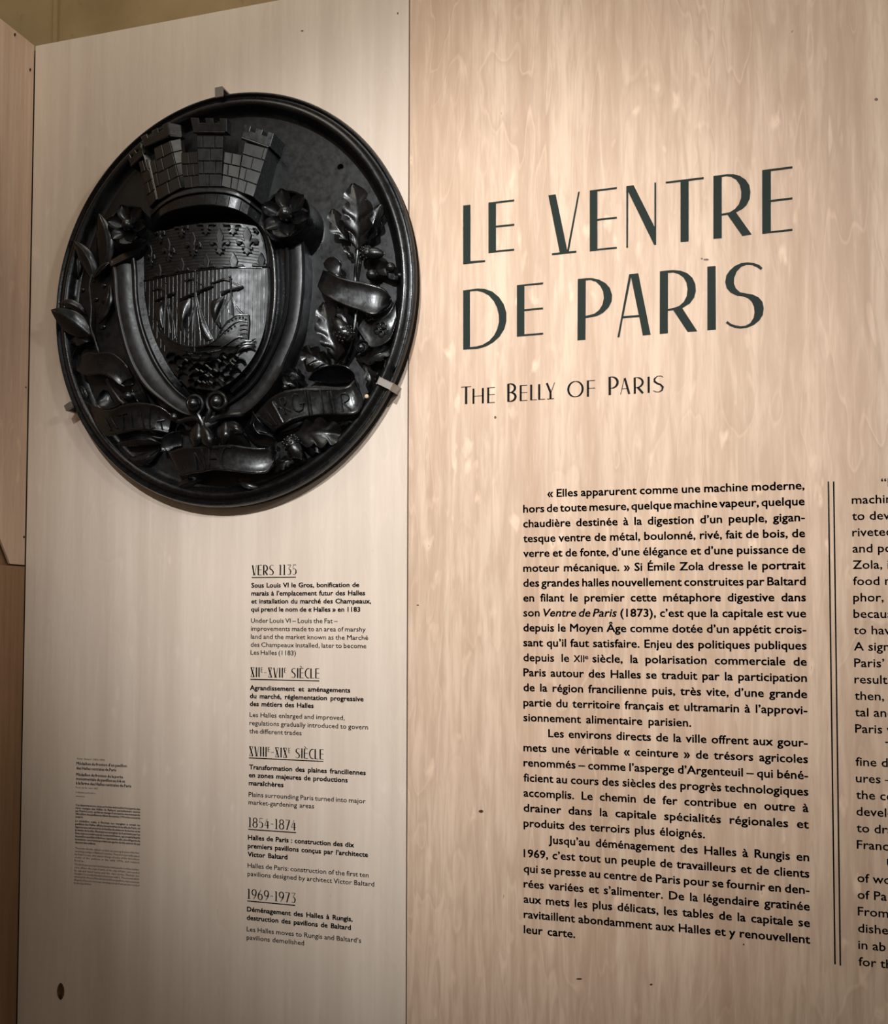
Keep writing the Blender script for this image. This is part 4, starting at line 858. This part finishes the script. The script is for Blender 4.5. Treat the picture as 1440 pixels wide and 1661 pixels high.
for ch, x0, x1, yt, yb in (('T', 748, 764, 627.5, 656), ('H', 766, 785, 630.5, 655.2), ('E', 790, 802.5, 628.7, 654), ('B', 822.5, 837, 622.7, 651.9), ('E', 842.7, 855.2, 625.2, 650.6), ('L', 860, 870.6, 624, 649.5), ('L', 873, 884, 623.3, 648.6),
                          ('Y', 885, 900, 621.5, 648), ('O', 920.6, 946, 619, 645), ('F', 951.6, 965, 617.4, 643.7), ('P', 986.5, 1003.7, 611.5, 641), ('A', 1006, 1022, 613.8, 639.8), ('R', 1027, 1044.5, 612.6, 638.8), ('I', 1049.5, 1054.5, 611.3, 637.4), ('S', 1058.7, 1077, 610, 637)):
    mb = MB(); deco_glyph(mb, ch, P(x0, yb).x, P(x1, yb).x, P(x0, yb).z, P(x0, yt).z, bold=1.15); mb.build('letter', M_INK, ST, smooth=False)
def deco_text(s, xl, xr, zb_, hgt, parent, name='heading'):
    adv = []; sp = .14
    for ch in s:
        if ch == ' ': adv.append((ch, .30, 1)); continue
        if ch == 'e': adv.append(('E', GL('E')[0]*.5, .5)); continue
        adv.append((ch, GL(ch)[0], 1))
    tot = sum(a_[1] for a_ in adv)+sp*(len(adv)-1); k = (xr-xl)/(tot*hgt); x = xl; mb = MB()
    for ch, wd, sc2 in adv:
        w_ = wd*hgt*k
        if sc2 < 1: deco_glyph(mb, ch, x, x+w_, zb_+hgt*.5, zb_+hgt, bold=1.3)
        elif ch != ' ': deco_glyph(mb, ch, x, x+w_, zb_, zb_+hgt, bold=1.25)
        x += w_+sp*hgt*k
    return mb.build(name, M_INK, parent, smooth=False)
_vl = bpy.context.view_layer
def text_line(s, xl, zb_, size, mat, parent, xr=None, off=0., cs=1.09, shear=0., name='text_line', res=2, jw=True):
    """one line of print: xl..xr world x, zb_ baseline; justified through the word spaces"""
    cu = bpy.data.curves.new('line', 'FONT'); cu.body = s; cu.size = size; cu.resolution_u = res; cu.shear = shear
    tmp = bpy.data.objects.new('line', cu); C.objects.link(tmp); sx = cs
    if xr is not None:
        _vl.update(); w1 = tmp.dimensions.x; want = (xr-xl)/cs
        ns = s.count(' ')
        if ns and jw:
            cu.space_word = 2; _vl.update(); w2 = tmp.dimensions.x; g_ = (w2-w1)
            sw = 1+(want-w1)/g_; sw = max(.5, min(1.9, sw)); cu.space_word = sw; _vl.update()
        sx = (xr-xl)/tmp.dimensions.x
    dg = bpy.context.evaluated_depsgraph_get(); me = bpy.data.meshes.new_from_object(tmp.evaluated_get(dg)); x0 = min((q.co.x for q in me.vertices), default=0)
    bpy.data.objects.remove(tmp); bpy.data.curves.remove(cu)
    off_ = root_of(parent)
    for q in me.vertices:
        q.co = Vector((xl+(q.co.x-x0)*sx, -.0006, zb_+q.co.y))-off_
    if off:   # heavier weight: the outline widened on all sides by shifted copies
        o_ = off*size; bm = bmesh.new()
        for dx, dz_ in ((o_, o_*.7), (-o_, o_*.7), (o_, -o_*.7), (-o_, -o_*.7)):
            me.transform(Matrix.Translation((dx, 0, dz_))); bm.from_mesh(me); me.transform(Matrix.Translation((-dx, 0, -dz_)))
        bm.to_mesh(me); bm.free()
    me.materials.clear(); me.materials.append(mat); me.name = name
    o = bpy.data.objects.new(name, me); C.objects.link(o); o.parent = parent; return o
# French column
fr = ["« Elles apparurent comme une machine moderne,", "hors de toute mesure, quelque machine vapeur, quelque", "chaudière destinée à la digestion d’un peuple, gigan-", "tesque ventre de métal, boulonné, rivé, fait de bois, de",
      "verre et de fonte, d’une élégance et d’une puissance de", "moteur mécanique. » Si Émile Zola dresse le portrait", "des grandes halles nouvellement construites par Baltard", "en filant le premier cette métaphore digestive dans",
      "son Ventre de Paris (1873), c’est que la capitale est vue", "depuis le Moyen Âge comme dotée d’un appétit crois-", "sant qu’il faut satisfaire. Enjeu des politiques publiques", "depuis le XIIe siècle, la polarisation commerciale de",
      "Paris autour des Halles se traduit par la participation", "de la région francilienne puis, très vite, d’une grande", "partie du territoire français et ultramarin à l’approvi-", "sionnement alimentaire parisien.",
      "Les environs directs de la ville offrent aux gour-", "mets une véritable « ceinture » de trésors agricoles", "renommés – comme l’asperge d’Argenteuil – qui béné-", "ficient au cours des siècles des progrès technologiques",
      "accomplis. Le chemin de fer contribue en outre à", "drainer dans la capitale spécialités régionales et", "produits des terroirs plus éloignés.", "Jusqu’au déménagement des Halles à Rungis en",
      "1969, c’est tout un peuple de travailleurs et de clients", "qui se presse au centre de Paris pour se fournir en den-", "rées variées et s’alimenter. De la légendaire gratinée", "aux mets les plus délicats, les tables de la capitale se",
      "ravitaillent abondamment aux Halles et y renouvellent", "leur carte."]
k4 = 3.9556
Lpx = [(290, 188), (75, 288), (75, 382), (75, 474), (75, 569), (75, 663), (75, 757), (75, 852), (75, 946), (75, 1042), (75, 1137), (75, 1232), (75, 1326), (75, 1419), (75, 1517), (75, 1609)]
Lpx = [(830+x/k4, 760+y/k4) for x, y in Lpx]+[(830+x/k4, 1160+y/k4) for x, y in [(235, 138), (78, 236), (78, 331), (78, 424), (80, 518), (80, 614), (80, 711), (240, 824), (82, 915), (82, 1012), (82, 1110), (82, 1204), (82, 1301), (82, 1400)]]
zs = [P(*q).z for q in Lpx]; nL = len(zs); mi = (nL-1)/2; mz = sum(zs)/nL
dz = sum((i-mi)*(q-mz) for i, q in enumerate(zs))/sum((i-mi)**2 for i in range(nL)); zl = [mz+dz*(i-mi) for i in range(nL)]
XF0 = P(849.2, 1150).x; XF1 = P(1080+905/k4, 1150).x; XFI = P(830+235/k4, 1190).x
FRB = empty('french_text', (XF0, 0, zl[0]), 'longest column of bold black French wall text on warm plywood', 'wall text')
SZ = -dz*.75
XQ0 = P(888, 812).x
for i, s in enumerate(fr):
    xl = XQ0 if i == 0 else (XFI if i in (16, 23) else XF0); xr = XF1
    if i == 15: xr = P(1080+160/k4, 1170).x
    if i == 22: xr = P(1080+248/k4, 1352).x
    if i == 29: xr = P(830+405/k4, 1520).x
    if i == 8:
        parts = [('son', 72, 178, 0), ('Ventre de Paris', 203, 672, .25)]
        text_line('son', XF0, zl[i], SZ, M_INK, FRB, P(830+178/k4, 990).x, .016)
        text_line('Ventre de Paris', P(830+203/k4, 990).x, zl[i], SZ, M_INK, FRB, P(830+672/k4, 990).x, .016, shear=.2)
        text_line('(1873), c’est que la capitale est vue', P(830+697/k4, 990).x, zl[i], SZ, M_INK, FRB, XF1, .020); continue
    if i == 11:
        text_line('depuis le', XF0, zl[i], SZ, M_INK, FRB, P(830+367/k4, 1060).x, .016)
        text_line('XII', P(830+397/k4, 1060).x, zl[i], SZ*.86, M_INK, FRB, P(830+464/k4, 1060).x, .016)
        text_line('e', P(830+468/k4, 1060).x, zl[i]+SZ*.27, SZ*.6, M_INK, FRB, P(830+490/k4, 1060).x, .010)
        text_line('siècle, la polarisation commerciale de', P(830+518/k4, 1060).x, zl[i], SZ, M_INK, FRB, XF1, .020); continue
    text_line(s, xl, zl[i], SZ, M_INK, FRB, xr, .020)
# double rule between the columns
for (x0, y0), (x1, y1), lab in (((1343.4, 781), (1354, 1564), 'left line of the thin double rule beside the French column'), ((1352, 781), (1362.6, 1566), 'right line of the thin double rule nearer the English column')):
    a_, b2 = P(x0, y0), P(x1, y1); xm = (a_.x+b2.x)/2; m = MB(); m.add(*boxvf(xm-.0012, xm+.0012, -.0006, 0, b2.z, a_.z)); tag(m.build('column_rule', M_INK, smooth=False), lab, 'line')
# English column, cut by the frame
en = ["machine", "to devour", "riveted", "and po", "Zola, in", "food m", "phor, it", "because", "to have", "A sign", "Paris’", "resulted", "then, w", "tal and", "Paris w", None, "fine d", "ures –", "the co", "develop", "to dra", "France", None, "of wo", "of Pa", "From", "dishes", "in ab", "for th"]
e0, e1 = P(1382, 817.3), P(1392, 1565.9); XE = (e0.x+e1.x)/2
ENB = empty('english_text', (XE, 0, e0.z), 'column of lighter English wall text right of the double rule', 'wall text')
de = (e1.z-e0.z)/28
for i, s in enumerate(en):
    if s: text_line(s, XE, e0.z+de*i, SZ*1.0, M_INK, ENB, None, .010, cs=1.10)
XEI = P(1429, 790).x
for i, s in ((-1, '“E'), (15, 'Th'), (22, 'U')): text_line(s, XEI, e0.z+de*i, SZ, M_INK, ENB, None, .010)
# timeline on the pale panel
tl = [
 ('VERS 1135', (408.6, 933), (481, 933), 16.3, ((408.3, 936.7), (479.8, 936.2)), 'timeline entry VERS 1135, topmost of the small texts under medallion',
  [('b', 'Sous Louis VI le Gros, bonification de', 408, 953, 582.3), ('b', 'marais à l’emplacement futur des Halles', 408, 966, 592), ('b', 'et installation du marché des Champeaux,', 408, 978.8, 601.6), ('b', 'qui prend le nom de « Halles » en 1183', 407.5, 991.8, 584),
   ('l', 'Under Louis VI – Louis the Fat –', 407, 1010, 547.6), ('l', 'improvements made to an area of marshy', 407, 1023, 593), ('l', 'land and the market known as the Marché', 407, 1036, 597), ('l', 'des Champeaux installed, later to become', 406.7, 1049, 594), ('l', 'Les Halles (1183)', 406.5, 1061.7, 480)]),
 ('XIIe-XVIIe SIÈCLE', (406.3, 1098), (518, 1100), 15.8, ((406.1, 1102), (517.8, 1104.4)), 'timeline entry headed XIIe-XVIIe SIÈCLE, second from the top',
  [('b', 'Agrandissement et aménagements', 405.7, 1119, 567.9), ('b', 'du marché, réglementation progressive', 405.7, 1132.2, 589.4), ('b', 'des métiers des Halles', 405.5, 1144.9, 508.5), ('l', 'Les Halles enlarged and improved,', 405, 1162.6, 559), ('l', 'regulations gradually introduced to govern', 404.8, 1176, 596.8), ('l', 'the different trades', 404.6, 1189.2, 489)]),
 ('XVIIIe-XIXe SIÈCLE', (404.2, 1226), (525, 1231), 15.8, ((403.8, 1229.5), (524.5, 1234.7)), 'timeline entry headed XVIIIe-XIXe SIÈCLE, third from the top',
  [('b', 'Transformation des plaines franciliennes', 404.3, 1247.4, 593), ('b', 'en zones majeures de productions', 404, 1260.4, 563.7), ('b', 'maraîchères', 403.8, 1273.4, 459.7), ('l', 'Plains surrounding Paris turned into major', 403.4, 1291.8, 593), ('l', 'market-gardening areas', 403.3, 1304.6, 509.4)]),
 ('1854-1874', (403.2, 1341.5), (480, 1345), 16, ((402.8, 1345.4), (480.1, 1350.2)), 'timeline entry headed 1854-1874, fourth from the top',
  [('b', 'Halles de Paris : construction des dix', 402.5, 1361.6, 574), ('b', 'premiers pavillons conçus par l’architecte', 402.2, 1375.2, 596.7), ('b', 'Victor Baltard', 402, 1388.8, 466), ('l', 'Halles de Paris: construction of the first ten', 401.8, 1407, 598), ('l', 'pavilions designed by architect Victor Baltard', 401.6, 1420.4, 607)]),
 ('1969-1973', (401.4, 1457.5), (479.5, 1462), 16, ((401, 1461.3), (478.6, 1468.3)), 'timeline entry headed 1969-1973, lowest of the small texts',
  [('b', 'Déménagement des Halles à Rungis,', 400.9, 1478, 571.8), ('b', 'destruction des pavillons de Baltard', 400.6, 1491.6, 569), ('l', 'Les Halles moves to Rungis and Baltard’s', 400.4, 1510.3, 585.8), ('l', 'pavilions demolished', 400.2, 1523.5, 493.3)]),
]
xT = P(405, 1200).x; sT = (P(407, 1010).z-P(407, 1023).z)*.82
for head, hl_, hr_, hh_, ul, lab, lines in tl:
    E_ = empty('timeline_text', (xT, 0, P(*hl_).z), lab, 'wall text')
    deco_text(head, P(*hl_).x, P(*hr_).x, P(*hl_).z, P(hl_[0], hl_[1]-hh_).z-P(*hl_).z, E_)
    a_, b2 = P(*ul[0]), P(*ul[1]); zc = (a_.z+b2.z)/2; m = MB(); m.add(*boxvf(a_.x, b2.x, -.0006, 0, zc-.0009, zc+.0009)); m.build('underline', M_INK, E_, smooth=False)
    for st, s, x0, y0, x1 in lines:
        text_line(s, P(x0, y0).x, P(x0, y0).z, sT*(1.0 if st == 'b' else 1.0), M_INK if st == 'b' else M_INKL, E_, P(x1, y0).x, .030 if st == 'b' else .006, jw=True, cs=1.13)
# object caption, lower left
CAPT = empty('caption_text', P(125, 1235), 'faint brown caption text at lower left of the pale panel', 'caption')
Zc = lambda x, y: (90+x/6.388, 1200+y/6.388)
cap = [('Victor Baltard (1805-1874)', 222, 203, 512, .55, 0), ('Médaillon du fronton d’un pavillon', 220, 257, 740, .9, .012), ('des Halles centrales de Paris', 218, 305, 630, .9, .012), ('Médaillon du fronton de la porte', 216, 372, 700, .9, .012), ('monumentale du pavillon au blé et', 215, 415, 722, .9, .012), ('à la farine des Halles centrales de Paris', 214, 460, 785, .9, .012), ('Fonte de fer, vers 1855', 212, 500, 442, .55, 0), ('Collection particulière', 212, 550, 415, .55, 0)]
body = ['Ces deux macarons, issus en forme de bouclier font partie des', 'rares vestiges des Halles de Baltard, partiellement sauvés', 'par Pierre Loury, qui fut en charge d’une partie des travaux de', 'démolition des pavillons au début des années 1970 et les conserva', 'jusqu’ici.',
        'Le médaillon ovale, « Fluctuat nec mergitur » ornait les', 'pavillons des Halles, affiche les armoiries de la ville de Paris, où', 'figurent une nef entourée de feuilles de chêne et de laurier et de', 'la devise de la ville, Fluctuat nec mergitur (« il est battu par les', 'flots, mais ne sombre pas »). Le second blason, qui ornait la façade', 'du pavillon aux blés et farines, représente, elle, une allégorie de', 'la moisson : une femme portant une gerbe de blé, autour de qui', 'dansent des enfants.']
bodyE = ['These two shields, called roundels, are among the last of the few', 'surviving vestiges of Baltard’s market. They were partially saved', 'by Pierre Loury, who was in charge of some of the demolition', 'works of the pavilions in the early 1970s, and retained', 'here.',
         'The first bears an oval relief that adorned a pavilion of the market,', 'once, where the coat of arms of the city of Paris, surrounded', 'by oak and laurel leaves and the city’s motto, Fluctuat nec', 'mergitur (“tossed by the waves but never sunk”). The second, which', 'adorned the front of the wheat and flour pavilion, represents an', 'allegory of harvest: a woman carrying a sheaf of wheat, surrounded', 'by dancing children.']
yy = 683
for i, s in enumerate(body):
    if i == 5: yy += 12
    cap.append((s, 211-i*.6, yy, 878 if i not in (4, 12) else (288 if i == 4 else 420), .62, .014)); yy += 29.5+(1 if i < 5 else 2.2)
yy += 28
for i, s in enumerate(bodyE):
    if i == 5: yy += 8
    cap.append((s, 204-i*1.1, yy, 870 if i not in (4, 11) else (300 if i == 4 else 375), .60, .0)); yy += 32.0
szc = (P(*Zc(220, 257)).z-P(*Zc(218, 305)).z)
for s, x0, y0, x1, ks, of in cap:
    p0 = Zc(x0, y0); p1 = Zc(x1, y0)
    text_line(s, P(*p0).x, P(*p0).z, szc*ks, M_CAP, CAPT, P(*p1).x, of*1.6, res=1)
m = MB(); p0, p1 = P(*Zc(212, 583)), P(*Zc(305, 588)); m.add(*boxvf(p0.x, p1.x, -.0006, 0, p0.z-.0003, p0.z+.0003)); m.build('underline', M_CAP, CAPT, smooth=False)
